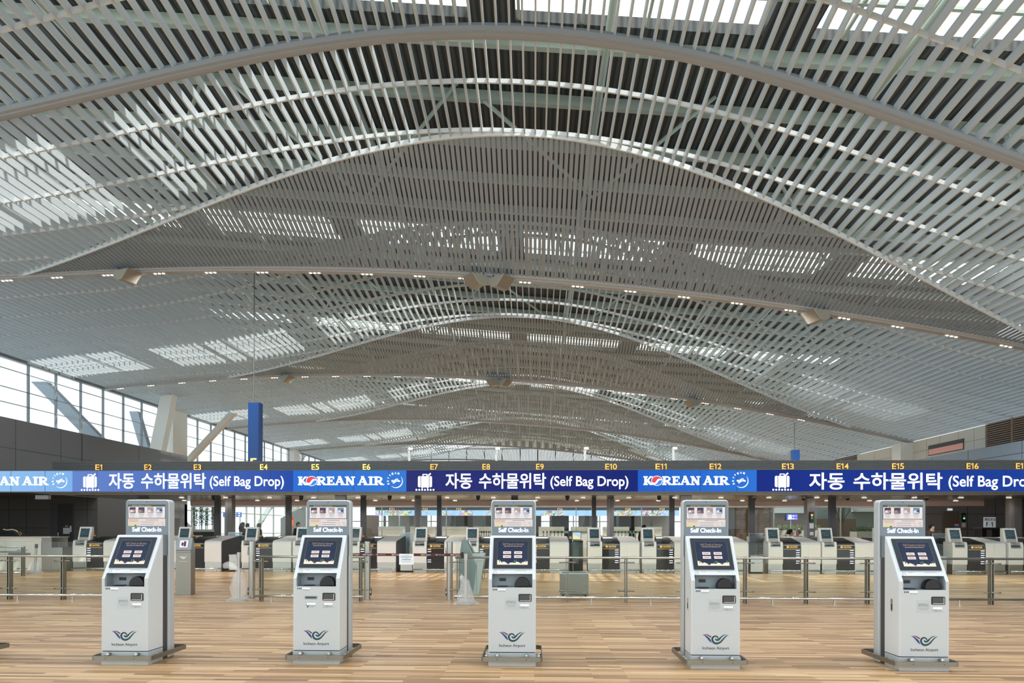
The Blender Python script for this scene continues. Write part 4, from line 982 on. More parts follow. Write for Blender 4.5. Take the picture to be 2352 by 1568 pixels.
# stanchions wrapped in plastic
film = film_mat('plastic_film', (250, 252, 254), 0.24)
def crumple(prof, cx, seed, n=26, amp=.14):
    rnd = random.Random(seed); m = MB(); ph = [rnd.uniform(0, 6.28) for _ in range(6)]
    for i, (r, z) in enumerate(prof):
        for k in range(n):
            t = 2 * math.pi * k / n
            w = 1 + amp * (math.sin(5 * t + ph[0] + z * 9) * .6 + math.sin(9 * t + ph[1] - z * 14) * .5 + rnd.uniform(-.5, .5))
            m.v.append((cx + r * w * math.cos(t), r * w * math.sin(t), z + rnd.uniform(-.008, .008) if i else z))
    for i in range(len(prof) - 1):
        for k in range(n):
            m.f.append((i * n + k, i * n + (k + 1) % n, (i + 1) * n + (k + 1) % n, (i + 1) * n + k)); m.m.append(0)
    return m
def stanchion(px, Y, prof, lab, seed, tail=None, head='cap', H=1.02, tilt=0):
    x = X_at(px, Y)
    r = thing('belt_stanchion', lab, 'stanchion', (x, Y, 0), 0, 'belt stanchions still wrapped in plastic')
    MB().lathe([(.20, .004), (.20, .03), (.05, .05), (.035, .05)], 0, 0, 24).build('base', steel_d, r)
    MB().lathe([(.035, .05), (.035, H - .12)], 0, 0, 16).build('pole', steel, r, smooth=False)
    MB().lathe([(.046, H - .13), (.046, H)], 0, 0, 16).build('belt_head', steel if head == 'cap' else kdark, r)
    w = crumple(prof, 0.0, seed); wo = w.build('plastic_wrap', film, r, smooth=True)
    if tail:
        m = MB(); m.tube([Vector(p) for p in catmull(tail, 4)], .05, 10, rs=catw([.03, .06, .075, .07, .02], 4)); m.build('plastic_tail', film, wo, smooth=True)
    r.rotation_euler = (0, tilt, 0)
    return r
stanchion(549, 14.30, [(.25, .005), (.23, .03), (.13, .08), (.17, .25), (.15, .40), (.10, .55), (.05, .66), (.045, .68)], 'belt stanchion in loose clear plastic beside the gate post below E4', 3,
          [(-.02, -.02, .66), (-.10, -.02, .71), (-.19, -.02, .75), (-.28, -.02, .73), (-.31, -.02, .68)])
stanchion(1070, 13.80, [(.26, .005), (.25, .03), (.17, .09), (.16, .20), (.11, .34), (.07, .46), (.055, .50)], 'belt stanchion with scrunched plastic round its foot, holding the maroon belt', 8,
          [(-.02, -.02, .46), (-.03, -.03, .49), (-.05, -.03, .52), (-.06, -.03, .55), (-.055, -.03, .58)])
stanchion(80, 22.6, [(.26, .005), (.24, .03), (.15, .10), (.12, .22), (.08, .34), (.05, .42)], 'leaning stanchion in plastic in front of the striped steel counter end', 11, None, 'dark', 1.0, 0.06)
# maroon belt with notice
Yb = 13.80; xa, xb = X_at(806, Yb), X_at(1062, Yb)
r = thing('barrier_belt', 'maroon retractable belt printed SMART Check-In, stretched across the gap', 'belt', (0, Yb, 0))
zb = .968; b = MB().box(xa, xb, -.003, .003, zb, zb + .055); b.build('webbing', mat('belt_maroon', (74, 22, 34), .6), r)
t = MB()
for i, px in enumerate((814, 844, 911, 978, 1046)):
    x = X_at(px, Yb)
    text(t, 'SMART Check-In', x - .10, x + .10, zb + .015, zb + .040, -.005, 0, .01)
for px in (874, 1010):
    x = X_at(px, Yb); logo_airport(t, x - .06, zb + .027, .06, -.005, (0, 0, 0)); text(t, 'Incheon Airport', x - .02, x + .11, zb + .018, zb + .036, -.005)
t.build('printing', mat('print_white', (236, 230, 232), .5), r)
MB().box(xb - .02, xb + .02, -.03, .03, zb - .03, zb + .085).build('belt_buckle', black, r)
xs0, xs1 = X_at(917, Yb), X_at(950.5, Yb)
nt_ = thing('hanging_notice', 'white paper notice hung over the maroon belt', 'notice', (0, Yb, 0))
m = MB().box(xs0, xs1, -.008, -.0065, .795, 1.015); m.build('paper', mat('paper_white', (226, 232, 240), .6), nt_)
m = MB(); cxn = (xs0 + xs1) / 2
text(m, '안 내 문', cxn - .05, cxn + .05, .985, 1.0, -.0095)
for i, w in enumerate((.25, .21, .24, .04)):
    for q in range(8): m.box(cxn - w / 2 + w * q / 8, cxn - w / 2 + w * (q + .8) / 8, -.0095, -.009, .965 - i * .014, .971 - i * .014)
m.box(cxn - .09, cxn + .09, -.0098, -.009, .896, .908); m.box(cxn - .12, cxn + .12, -.0095, -.009, .868, .871); m.box(cxn - .10, cxn + .10, -.0095, -.009, .85, .853)
m.build('notice_text', mat('notice_ink', (110, 114, 128), .6), nt_)
# open steel bin on castors
Y = 15.1; x0, x1 = X_at(1288, Y), X_at(1352, Y)
r = thing('steel_bin', 'open square steel tub standing behind the long glass barrier, right of the middle kiosk', 'bin', ((x0 + x1) / 2, Y, 0)); r['label'] = 'open square steel tub standing behind the long glass barrier near E9'
w = (x1 - x0) / 2
m = MB()
for (a, b_, c, d) in ((-w, w, 0, .012), (-w, w, .588, .60), (-w, -w + .012, .012, .588), (w - .012, w, .012, .588)): m.box(a, b_, c, d, .07, .545)
m.box(-w, w, 0, .60, .07, .082)
m.build('tub', steel_d, r)
m = MB()
for (a, b_, c, d) in ((-w - .02, w + .02, -.015, .035), (-w - .02, w + .02, .565, .615), (-w - .02, -w + .03, .035, .565), (w - .03, w + .02, .035, .565)): m.box(a, b_, c, d, .535, .555)
m.build('rim', mat('bin_rim', (196, 206, 206), .3, .6), r)
for sx in (-1, 1):
    for y in (.06, .54): MB().prism([(y + .03 * math.cos(k * .628), .035 + .034 * math.sin(k * .628)) for k in range(10)], 'x', sx * (w - .06) - .012, sx * (w - .06) + .012).build('castor', black, r)
    for z in (.13, .49): MB().lathe([(.018, 0), (.012, .006)], 0, 0, 10).xf(lambda v: Vector((sx * (w - .10) + v.x, -v.z, z + v.y))).build('rivet', chrome, r)
# smart check-in terminal seen from the side
Y = 15.9; x = X_at(1056, Y); k = 1 / 8.96 * depth(x, Y) / F
def pq(a, b): return ((a - 505) * k, 1.26 - (b - 112) * k)
r = thing('smart_terminal', 'grey green check-in terminal turned sideways behind the wrapped stanchion of the maroon belt', 'check-in kiosk', (x, Y, 0))
gg = mat('terminal_green_grey', (120, 134, 134), .35, .1); gl = mat('terminal_pale', (172, 184, 182), .35)
bt = pq(0, 1240)[1]; dz = bt
prof = [pq(505, 1240), pq(505, 420), pq(548, 130), pq(650, 118), pq(840, 650), pq(770, 1240)]
MB().prism([(a, max(0, b - dz * 1.0)) for a, b in prof], 'y', 0.0, 0.03).build('side_panel', gg, r)
prof2 = [pq(520, 1240), pq(520, 430), pq(560, 150), pq(655, 135), pq(765, 400), pq(1005, 400), pq(1000, 540), pq(905, 1240)]
MB().prism([(a, max(0, b - dz)) for a, b in prof2], 'y', 0.03, 0.50).build('cabinet', gl, r, bevel=.008)
MB().prism([(a, max(0, b - dz)) for a, b in prof], 'y', 0.50, 0.53).build('side_panel', gg, r)
m = MB(); a, c = pq(660, 150), pq(768, 395)
m.add([(a[0] + .004, .07, a[1] - dz), (c[0] + .004, .07, c[1] - dz), (c[0] + .004, .46, c[1] - dz), (a[0] + .004, .46, a[1] - dz), (a[0] + .016, .07, a[1] - dz + .006), (c[0] + .016, .07, c[1] - dz + .006), (c[0] + .016, .46, c[1] - dz + .006), (a[0] + .016, .46, a[1] - dz + .006)], [(0, 1, 2, 3), (4, 5, 6, 7), (0, 1, 5, 4), (1, 2, 6, 5), (2, 3, 7, 6), (3, 0, 4, 7)])
m.build('touchscreen', blackg, r)
a = pq(785, 405); MB().box(a[0], a[0] + .13, .15, .35, a[1] - dz + .003, a[1] - dz + .02).build('passport_reader', black, r)
t = MB(); text(t, 'INCHEON', 0, .30, 0, .05, 0, 0, .01); q = pq(560, 830)
t.xf(lambda v: Vector((q[0] - .05 + v.z, -.002, q[1] - dz - v.x))); t.build('side_lettering', mat('print_white', (236, 230, 232), .5), r)
a, b_ = pq(850, 560), pq(905, 1215)
m = MB().box(a[0], a[0] + .006, .028, .0295, b_[1] - dz, a[1] - dz).box(a[0], pq(950, 0)[0], .028, .0295, a[1] - dz, a[1] - dz + .006); m.build('panel_joint', kdark, r)
q = pq(970, 600); m = MB().tube(catmull([(q[0] + .02, .25, q[1] - dz), (q[0] + .0, .25, q[1] - dz - .2), (q[0] - .02, .25, q[1] - dz - .32), (q[0] + .015, .25, q[1] - dz - .40), (q[0] + .035, .25, q[1] - dz - .30), (q[0] + .02, .25, q[1] - dz - .2)], 4), .006, 6); m.build('cable', black, r)
# passport reader stand behind the first kiosk
Y = 15.35; x = X_at(421, Y); w = .165
r = thing('passport_stand', 'slim steel stand with a pink passport picture behind the first kiosk', 'check-in stand', (x, Y, 0), math.radians(8))
MB().prism([(0, 0), (.0, 1.02), (.02, 1.03), (.02, .0)], 'x', -w, w).prism([(.02, 0), (.02, 1.05), (.28, 1.05), (.28, 0)], 'x', -w, w).build('cabinet', steel_d, r)
MB().prism([(-.004, 1.03), (.10, 1.31), (.14, 1.31), (.28, 1.05), (.28, 1.03)], 'x', -w - .004, w + .004).build('sloped_head', kgrey, r)
def hs(u, v, o=0.0): s = v; return (u, -.004 + .104 * s - .009 - o, 1.03 + .28 * s + .003)
m = MB(); m.add([hs(-.09, .2), hs(.09, .2), hs(.09, .78), hs(-.09, .78)], [(0, 1, 2, 3)], 0)
m.add([hs(-.06, .42, .001), hs(-.02, .30, .001), hs(.0, .55, .001), hs(-.045, .66, .001)], [(0, 1, 2, 3)], 1); m.add([hs(-.005, .3, .002), hs(.05, .28, .002), hs(.05, .70, .002), hs(.0, .72, .002)], [(0, 1, 2, 3)], 1)
m.build('picture', [mat('picture_pink', (240, 200, 192), .4, emit=.25), mat('passport_navy', (32, 40, 90), .5)], r)
m = MB(); logo_airport(m, 0, .86, .17, -.002, (0, 0, 0)); text(m, 'Incheon Airport', -.09, .09, .755, .785, -.002); m.build('airport_logo', mat('print_white', (236, 230, 232), .5), r)
m = MB().box(-w, w, -.003, -.001, .975, .982); m.build('panel_joint', kdark, r)
# white end counter with jackets
Y = 24.2; xa, xb = X_at(-110, Y), X_at(94, Y); xc, xd = X_at(117, Y), X_at(142, Y)
r = thing('end_counter', 'white service counter in front of the dark end wall, closest to the windows', 'counter', (0, Y, 0))
MB().prism([(.05, 0), (.05, .40), (0, .55), (0, 1.02), (.05, 1.20), (.9, 1.20), (.9, 0)], 'x', xa, xb).build('counter_body', offwhite, r, bevel=.01)
MB().box(xa, xc + .02, -.05, .95, 1.20, 1.235).build('counter_top', white, r)
m = MB().box(xb + .002, xc, .04, .9, 0, 1.20, 0)
for i in range(38): m.box(xb + .002, xc, .032, .04, .03 + i * .03, .045 + i * .03, 0)
m.build('striped_end', steel, r)
m = MB().box(xc + .002, xd, .04, .9, 0, .80); m.box(xc, xd + .02, .0, .92, .80, .84); m.build('side_wing', steel, r)
MB().box(xa, X_at(60, Y), -.055, -.03, .66, .70).box(X_at(20, Y), X_at(70, Y), -.02, 0.0, .52, .64).build('shelf_rail', steel_d, r)
rnd = random.Random(5); m = MB()
nx, ny = 22, 8; X0, X1 = X_at(-60, Y), X_at(44, Y)
for j in range(ny + 1):
    for i in range(nx + 1):
        u, v = i / nx, j / ny
        hgt = .30 * (math.sin(math.pi * min(1, .18 + u * .82)) ** .7) * math.sin(math.pi * (.12 + .76 * v)) + .03 * math.sin(9 * u + 4 * v) + rnd.uniform(-.015, .015)
        m.v.append((X0 + (X1 - X0) * u, .05 + .7 * v, 1.237 + max(0.0, hgt if 0 < i < nx and 0 < j < ny else 0)))
for j in range(ny):
    for i in range(nx): a = j * (nx + 1) + i; m.f.append((a, a + 1, a + nx + 2, a + nx + 1)); m.m.append(0)
m.f.append(tuple(range(nx, -1, -1))); m.m.append(0)
jk = thing('jacket_pile', 'black jackets with a gold zip heaped on the white end counter', 'jackets', (0, Y, 0))
m.build('cloth', mat('jacket_black', (30, 32, 36), .6), jk, smooth=True)
MB().tube(catmull([(X_at(2, Y), .12, 1.50), (X_at(12, Y), .10, 1.47), (X_at(20, Y), .12, 1.49), (X_at(30, Y), .12, 1.46), (X_at(36, Y), .10, 1.40)], 4), .018, 6).build('lining', mat('lining_beige', (226, 214, 190), .6), jk)
m = MB(); q = [(X_at(41, Y) + .045 * math.cos(a * .5236), .10, 1.34 + .06 * math.sin(a * .5236)) for a in range(13)]; m.tube(q, .010, 6, cap=False); m.build('gold_ring', mat('gold', (214, 180, 110), .3, .7), jk)
# ------------------------------------------------------------------ hall walls and windows
dw = noisy(mat('dark_wall', (98, 98, 98), .42), (.35, .35, .35), .08)
seam = mat('seam_black', (34, 34, 36), .6)
XW = -19.8; YW = 30.3
m = MB()
m.box(-26.5, XW, 12.0, 38.3, 2.93, 5.69)                       # upper mass
for y in (17.2, 20.4, 25.4, 27.9, 29.2, 33.5): m.box(XW - .01, XW + .004, y, y + (.05 if y == 29.2 else .015), 2.93, 5.69, 1)
m.box(XW - .01, XW + .004, 12.0, 38.3, 4.55, 4.565, 1)
m.box(-26.5, XW, YW, YW + .3, 0, 2.93); m.box(XW - .3, XW, YW + .3, 38.3, 0, 2.93); m.box(-26.5, XW, 38.0, 38.3, 0, 2.93)
for z in (.62, 1.55, 2.38): m.box(-26.5, X_at(116, YW) - .03, YW - .004, YW, z, z + .015, 1); m.box(X_at(170, YW) + .03, XW, YW - .004, YW, z, z + .015, 1)
for px in (20, 60, 200): m.box(X_at(px, YW), X_at(px, YW) + .015, YW - .004, YW, 0, 2.93, 1)
for y in (32.6, 35.4): m.box(XW - .01, XW + .004, y, y + .015, 0, 2.93, 1)
struct(m.build('wall_left', [dw, seam]), 'charcoal panelled end wall block')
d0, d1 = X_at(116, YW), X_at(170, YW); zt = Z_at(1153, d0, YW)
m = MB().box(d0, d1, YW - .03, YW - .002, 0, zt, 0); m.box(d0 + .35, d1 - .04, YW - .04, YW - .03, 0, zt - .08, 1)
do = struct(m.build('door_1', [mat('door_frame_grey', (84, 88, 92), .4), mat('door_dark', (60, 64, 68), .35)]), 'dark grey door in the charcoal end wall')
MB().tube([(d0 + .40, YW - .07, 1.0), (d0 + .40, YW - .07, 1.35)], .014, 6).build('door_handle', chrome, do)
for (a, b_, z0, z1, n) in ((.62, .92, 1.30, 1.57, 'paper_notice'), (.93, 1.01, 1.38, 1.66, 'door_label'), (.72, .83, 1.63, 1.67, 'door_label')):
    MB().box(d0 + a, d0 + b_, YW - .052, YW - .044, z0, z1).build(n, mat('paper_white', (226, 232, 240), .6), do)
# clerestory windows on the window side
XG = -26.1; mul = mat('mullion_grey', (140, 148, 154), .4)
ZTOP = EYE + 8.43
def window(n, y0, y1, step):
    f = MB(); y = y0
    while y < y1 + .1: f.box(XG - .05, XG + .08, y - .028, y + .028, 4.6, ZTOP); y += step
    for z in (5.0, 5.9, EYE + 6.25, EYE + 7.0, EYE + 7.92): f.box(XG - .03, XG + .05, y0, y1, z, z + .03)
    f.box(XG - .1, XG + .14, y0, y1, ZTOP, ZTOP + .35)
    o = struct(f.build('window_%d' % n, mul), 'tall strip window high above the charcoal wall')
    MB().box(XG - .01, XG + .01, y0, y1, 4.6, ZTOP).build('pane', glass_mat('window_glass', (252, 254, 255), .01), o)
window(1, 26.2, 47.3, 2.03); window(2, 49.8, 71.6, 2.18); window(3, 73.8, 91.0, 2.15)
m = MB().box(XG - .3, XG + .5, 47.5, 49.5, 3, ZTOP + .3).box(XG - .3, XG + .5, 71.8, 73.6, 3, ZTOP + .3)
struct(m.build('wall_left_piers', white), 'white piers between the strip windows')
struct(MB().box(XG - .4, XG + .3, 10, 38.4, 0, 4.6).build('wall_left_base', offwhite), 'low wall below the strip windows')
m = MB(); y = 38.6
while y < 92: m.box(XG - .05, XG + .08, y - .05, y + .05, 0, 4.6); y += 3.2
for z in (0, 1.1, 2.9, 4.5): m.box(XG - .05, XG + .05, 38.4, 92, z, z + .09)
o = struct(m.build('window_6', white), 'bright tall glass front beyond the charcoal block'); MB().box(XG - .01, XG + .01, 38.4, 92, .09, 4.5).build('pane', MATS['window_glass'], o)
def strut(name, p, q, w, label, m_=None):
    p, q = Vector(p), Vector(q); d = (q - p); r_ = thing(name, label, 'column', p, 0, 'white raking columns along the windows')
    b = MB(); n = Vector((0, 1, 0)); s = Vector((1, 0, 0)) * w[0] / 2; t = n * w[1] / 2
    b.add([-s - t, s - t, s + t, -s + t, d - s - t, d + s - t, d + s + t, d - s + t], [(3, 2, 1, 0), (4, 5, 6, 7), (0, 1, 5, 4), (1, 2, 6, 5), (2, 3, 7, 6), (3, 0, 4, 7)])
    b.build('shaft', m_ or white, r_, bevel=.03)
    return r_
def P3(px, py, Y): x = X_at(px, Y); return Vector((x, Y, Z_at(py, x, Y)))
a, b_ = P3(366, 1030, 44.0), P3(394, 900, 44.0); v = (a - b_); a0 = b_ + v * (b_.z / (b_.z - a.z))
strut('raking_column', a0, b_ + Vector((0, 0, .6)), (.85, .6), 'stout white raking column in front of the first window pier')
a, b_ = P3(445, 1045, 50.0), P3(526, 958, 50.0); v = (a - b_); a0 = b_ + v * (b_.z / (b_.z - a.z))
strut('raking_column', a0, b_ + (b_ - a) * .1, (.55, .5), 'slanting white column beyond the pier, leaning towards the hall centre')
a, b_ = P3(690, 1055, 78.0), P3(706, 1030, 78.0); v = (a - b_); a0 = b_ + v * (b_.z / (b_.z - a.z))
strut('raking_column', a0, b_ + (b_ - a) * .1, (.6, .5), 'small far off white column at the last strip window')
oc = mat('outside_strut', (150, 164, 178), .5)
a, b_ = P3(206, 992, 42.5), P3(104, 888, 42.5); v = (a - b_); a0 = b_ + v * (b_.z / (b_.z - a.z))
strut('raking_column', a0, b_ + (b_ - a) * .1, (1.0, .5), 'blue grey raking column outside, seen through the first strip window', oc)
a, b_ = P3(332, 1020, 52.0), P3(312, 952, 52.0); v = (a - b_); a0 = b_ + v * (b_.z / (b_.z - a.z))
strut('raking_column', a0, b_ + (b_ - a) * .1, (.7, .5), 'second blue grey raking column outside, close to the first window pier', oc)
# stone and slat wall on the other side
XS_ = 21.9; stone = noisy(mat('pale_stone', (216, 212, 200), .5), (.6, .6, .6), .03); wood = mat('slat_brown', (142, 118, 98), .5)
def yr(px): return XS_ * F / (px - 1228.0)
m = MB()
m.box(XS_, XS_ + .4, yr(2240), yr(2080), 0, 6.65); m.box(XS_, XS_ + .4, yr(2060), yr(1956), 0, 6.65)
for z in (4.7, 5.35, 6.0): m.box(XS_ - .004, XS_, yr(2240), yr(2080), z, z + .02, 1); m.box(XS_ - .004, XS_, yr(2060), yr(1956), z, z + .02, 1)
for px in (2215, 2180, 2140, 2110, 2030, 1995): m.box(XS_ - .004, XS_, yr(px), yr(px) + .02, 4.7, 6.65, 1)
struct(m.build('wall_right', [stone, mat('stone_joint', (150, 146, 136), .6)]), 'pale stone clad upper wall')
m = MB()
for i in range(36): m.box(XS_ - .02, XS_ + .06, 12, yr(2240), 3.2 + i * .10, 3.255 + i * .10)
for i in range(30): m.box(XS_ - .02, XS_ + .06, yr(1956), 66, 3.2 + i * .115, 3.26 + i * .115)
m.box(XS_ + .1, XS_ + .3, 12, yr(2240), 0, 6.7, 1); m.box(XS_ + .1, XS_ + .3, yr(1956), 92, 0, 6.7, 1)
for y in (24, 28.2, 32.0): m.box(XS_ - .04, XS_ + .08, y, y + .1, 3.2, 6.7)
struct(m.build('wall_right_slats', [wood, mat('slat_back', (70, 60, 52), .7)]), 'brown horizontal slat cladding of the upper wall')
m = MB().box(XS_ - .7, XS_ + .1, yr(2080), yr(2060), 0, 6.6); struct(m.build('wall_right_pier', white), 'white pier in the stone wall')
o = struct(MB().box(XS_ - .03, XS_ + .02, yr(2193), yr(2115), 5.66, 6.22).build('window_4', kdark), 'dark framed slot window in the stone wall')
MB().box(XS_ - .035, XS_ - .03, yr(2193) + .05, yr(2115) - .05, 5.70, 6.0).build('pane', mat('reddish_glass', (206, 150, 138), .15, emit=.15), o)
par = noisy(mat('parapet_blue_grey', (150, 164, 178), .35), (.5, .5, .5), .05)
m = MB().box(19.5, 19.8, 12, 36.6, 3.4, 5.12)
for y in (20, 24.4, 28.0, 31.4, 34.2): m.box(19.496, 19.5, y, y + .015, 3.4, 5.12, 1)
m.box(19.49, 19.5, 12, 36.6, 4.62, 4.635, 1)
m.box(19.8, XS_, 12, 36.6, 3.4, 3.6)
struct(m.build('wall_right_parapet', [par, seam]), 'blue grey glass fronted gallery parapet')
m = MB(); x = -26.0
while x < 22: m.box(x - .06, x + .06, 91.9, 92.1, 0, 12.5); x += 2.4
for z in (0, 2.6, 5.2, 7.8, 10.4, 12.4): m.box(-26.4, 22, 91.95, 92.05, z, z + .12)
o = struct(m.build('window_7', mat('far_frame', (150, 156, 160), .5)), 'far glazed end wall of the hall'); MB().box(-26.4, 22, 91.99, 92.01, .1, 12.4).build('pane', MATS['window_glass'], o)

# ------------------------------------------------------------------ behind the counters
# glazed back wall
YG = 33.0
gx0, gx1 = X_at(440, YG), X_at(2085, YG)
fr = MB()
for i in range(12):
    x = gx0 + (gx1 - gx0) * i / 11; fr.box(x - .02, x + .02, YG - .03, YG + .03, 0, 2.62)
fr.box(gx0, gx1, YG - .05, YG + .05, 2.60, 2.80); fr.box(gx0, gx1, YG - .04, YG + .04, 0, .10)
o = struct(fr.build('window_5', mat('pale_frame', (196, 202, 204), .4)), 'glazed partition behind the bag drop counters')
MB().box(gx0, gx1, YG - .006, YG + .006, .1, 2.6).build('pane', glassm, o)
# grey panel wall with door and F 1 board
YR = 31.5; rx0 = X_at(2085, YR)
m = MB().box(rx0, 24.0, YR, YR + .3, 0, 3.3)
for px in (2222, 2286): m.box(X_at(px, YR), X_at(px, YR) + .015, YR - .004, YR, 0, 2.8, 1)
for z in (1.55, 2.25): m.box(rx0, 24.0, YR - .004, YR, z, z + .015, 1)
struct(m.build('wall_back_panel', [mat('panel_grey', (138, 138, 142), .34, .2), seam]), 'grey metal panel wall behind the counters')
d0, d1 = X_at(2163, YR), X_at(2203, YR); zt = Z_at(1173, d0, YR)
do = struct(MB().box(d0, d1, YR - .03, YR - .002, 0, zt, 0).box(d0 + .06, d1 - .04, YR - .04, YR - .03, 0, zt - .05, 1).build('door_2', [mat('door_frame_bronze', (132, 126, 112), .35, .4), mat('door_bronze', (118, 112, 102), .35, .3)]), 'bronze grey door in the panel wall')
m = MB(); a = X_at(2191, YR); 
for i, c in enumerate((0, 1, 2, 3)): m.box(a, a + .19, YR - .05, YR - .045, 1.52 + i * .10, 1.62 + i * .10, c)
m.build('door_poster', [mat('poster_cream', (220, 206, 180), .5), mat('poster_blue', (90, 130, 180), .5), mat('poster_white', (220, 224, 230), .5), mat('poster_red', (150, 60, 60), .5)], do)
def tagbox(name, label, cat, px0, px1, py0, py1, Y, m_, d=.06, group=None):
    xa, xb = X_at(px0, Y), X_at(px1, Y)
    o = MB().box(xa, xb, -d, 0, Z_at(py1, xa, Y), Z_at(py0, xa, Y)).build(name, m_); o.location = (0, Y, 0); return tag(o, label, cat, group)
tagbox('exit_light_box', 'small pale light box above the bronze grey door', 'sign', 2176, 2186, 1167.5, 1172, YR - .002, mat('lightbox_pale', (220, 224, 230), .5, emit=.5))
Y = 29.3; xa, xb = X_at(2256, Y), X_at(2309, Y)
r = thing('black_cabinet', 'low black cabinet with a grey front below the F 1 board', 'cabinet', ((xa + xb) / 2, Y, 0)); w = (xb - xa) / 2
MB().box(-w, w, 0, .5, 0, 1.60).build('cabinet_body', black, r); MB().box(-w + .18, w - .55, -.012, 0, .1, 1.55).build('cabinet_door', mat('cab_grey', (92, 86, 88), .4), r)
MB().box(-w - .03, w + .03, -.03, .53, 1.60, 1.645).build('cabinet_top', kdark, r)
fx0, fx1 = X_at(2267, Y), X_at(2294.5, Y); z0 = 1.647; z1 = Z_at(1187, fx0, Y)
r = thing('gate_board', 'white board reading F 1 standing on the black cabinet', 'sign', ((fx0 + fx1) / 2, Y + .2, 0)); w = (fx1 - fx0) / 2
MB().box(-w, w, 0, .03, z0, z1).build('board', mat('board_white', (206, 216, 220), .5, emit=.15), r)
t = MB(); h = z1 - z0; code_text(t, 'F', -w * .62, -w * .34, z0 + h * .08, z0 + h * .52, -.004, 0, .03); code_text(t, '1', w * .22, w * .56, z0 + h * .08, z0 + h * .52, -.004, 0, .03); code_text(t, 'LM252 BK.62', -w * .94, w * .94, z0 + h * .66, z0 + h * .9, -.004, 0, .03)
t.build('board_lettering', black, r)
def signal(px, Y, zc, lit, label):
    x = X_at(px, Y); r = thing('signal_lamp', label, 'signal lamp', (x, Y, zc)); 
    MB().box(-.07, .07, -.08, 0, -.20, .20).build('housing', black, r)
    for i, (nme, c) in enumerate((('orange', (250, 120, 50)), ('green', (60, 220, 110)))):
        MB().disc((0, -.082, .07 - .11 * i), .045, 0, 12).build('lamp', mat('signal_' + nme + ('_lit' if nme == lit else '_off'),  c, .4, emit=1.6 if nme == lit else 0.0), r)
    MB().box(-.07, .07, -.07, 0, -.44, -.24).build('junction_box', offwhite, r)
signal(1863, 26.836, Z_at(1187, X_at(1863, 26.836), 26.836), 'orange', 'signal lamp glowing orange on the grey post behind E13')
signal(2212, YR - .002, Z_at(1188, X_at(2212, YR), YR), 'green', 'signal lamp glowing green beside the bronze grey door')
tagbox('call_box', 'small white call box on the grey post behind E13', 'call box', 1860, 1867, 1221, 1229, 26.836, offwhite)
tagbox('wall_panel_box', 'small stainless dispenser by the bronze grey door at the panel wall', 'dispenser', 2137, 2146, 1214, 1224, YR - .002, steel)
# steel lockers by the dark wall
tagbox('steel_locker', 'stainless double locker against the charcoal end wall behind E3', 'locker', 401, 424, 1190, 1293, 31.0, mat('locker_steel', (150, 150, 148), .35, .7), .4)
x = X_at(412, 29.6); 
# white back counter run seen over the hoods
# bamboo in its planter
Y = 36.5; xa, xb = X_at(440, Y), X_at(497, Y)
r = thing('bamboo_planter', 'long pale planter box holding the bamboo', 'planter', ((xa + xb) / 2, Y, 0)); w = (xb - xa) / 2
MB().box(-w, w, -.3, .3, 0, 1.38).build('planter_body', kdark, r); MB().box(-w - .03, w + .03, -.33, .33, 1.38, 1.50).build('planter_rim', mat('rim_pale', (206, 212, 214), .4), r)
MB().box(-w + .03, w - .03, -.27, .27, 1.495, 1.51).build('planter_soil', mat('soil', (60, 48, 38), .9), r)
leafm = mat('bamboo_leaf', (52, 66, 48), .5); stalkm = mat('bamboo_stalk', (70, 74, 56), .5)
rnd = random.Random(2)
spots = ['nearest the charcoal wall', 'second from the charcoal wall', 'second from the dark post', 'nearest the dark post']
for i in range(4):
    x = xa + (xb - xa) * (i + .5) / 4
    r = thing('bamboo', 'dark leafy bamboo clump in the pale planter, %s' % spots[i], 'plant', (x, Y, 1.512), 0, 'bamboo clumps in the planter')
    s = MB(); lf = MB()
    for j in range(4):
        bx, by = rnd.uniform(-.05, .05), rnd.uniform(-.15, .15); hgt = rnd.uniform(1.15, 1.32); lean = rnd.uniform(-.04, .04)
        s.tube([(bx, by, 0), (bx + lean * .5, by, hgt * .5), (bx + lean, by, hgt)], .013, 5)
        for q in range(80):
            t = rnd.uniform(.12, 1.0) ** .8; c = Vector((bx + lean * t + max(-.07, min(.07, rnd.gauss(0, .07))), by + rnd.gauss(0, .08), hgt * t)); a = rnd.uniform(0, 6.28); d = Vector((math.cos(a), math.sin(a) * .6, rnd.uniform(-.8, .2))).normalized() * rnd.uniform(.06, .10); n = d.orthogonal().normalized() * .018
            lf.add([c, c + d * .5 + n, c + d, c + d * .5 - n], [(0, 1, 2, 3)])
    s.build('stalks', stalkm, r); lf.build('foliage', leafm, r)
# far check-in island with picture screens
YI = 60.0; ix0, ix1 = X_at(862, YI), X_at(1560, YI)
isl = thing('far_check_in_island', 'distant check-in island with a dark canopy and a bright picture band', 'canopy', (0, YI, 0))
def zz(py): return EYE + (HY - py) * YI / F
MB().box(ix0, ix1, 0, 5, zz(1171.5), zz(1160)).build('canopy_roof', mat('far_fascia', (74, 80, 86), .5), isl)
pm_ = bpy.data.materials.new('picture_band'); pm_.use_nodes = True; nt = pm_.node_tree; b = nt.nodes['Principled BSDF']
tc = nt.nodes.new('ShaderNodeTexCoord'); v1 = nt.nodes.new('ShaderNodeTexVoronoi'); v1.inputs['Scale'].default_value = 7.0; n1 = nt.nodes.new('ShaderNodeTexNoise'); n1.inputs['Scale'].default_value = .45; n1.inputs['Detail'].default_value = 1
hs_ = nt.nodes.new('ShaderNodeHueSaturation'); hs_.inputs['Saturation'].default_value = .75; hs_.inputs['Value'].default_value = .75
cr = nt.nodes.new('ShaderNodeValToRGB'); cr.color_ramp.elements[0].position = .42; cr.color_ramp.elements[1].position = .54; cr.color_ramp.elements[0].color = (0, 0, 0, 1); cr.color_ramp.elements[1].color = (1, 1, 1, 1)
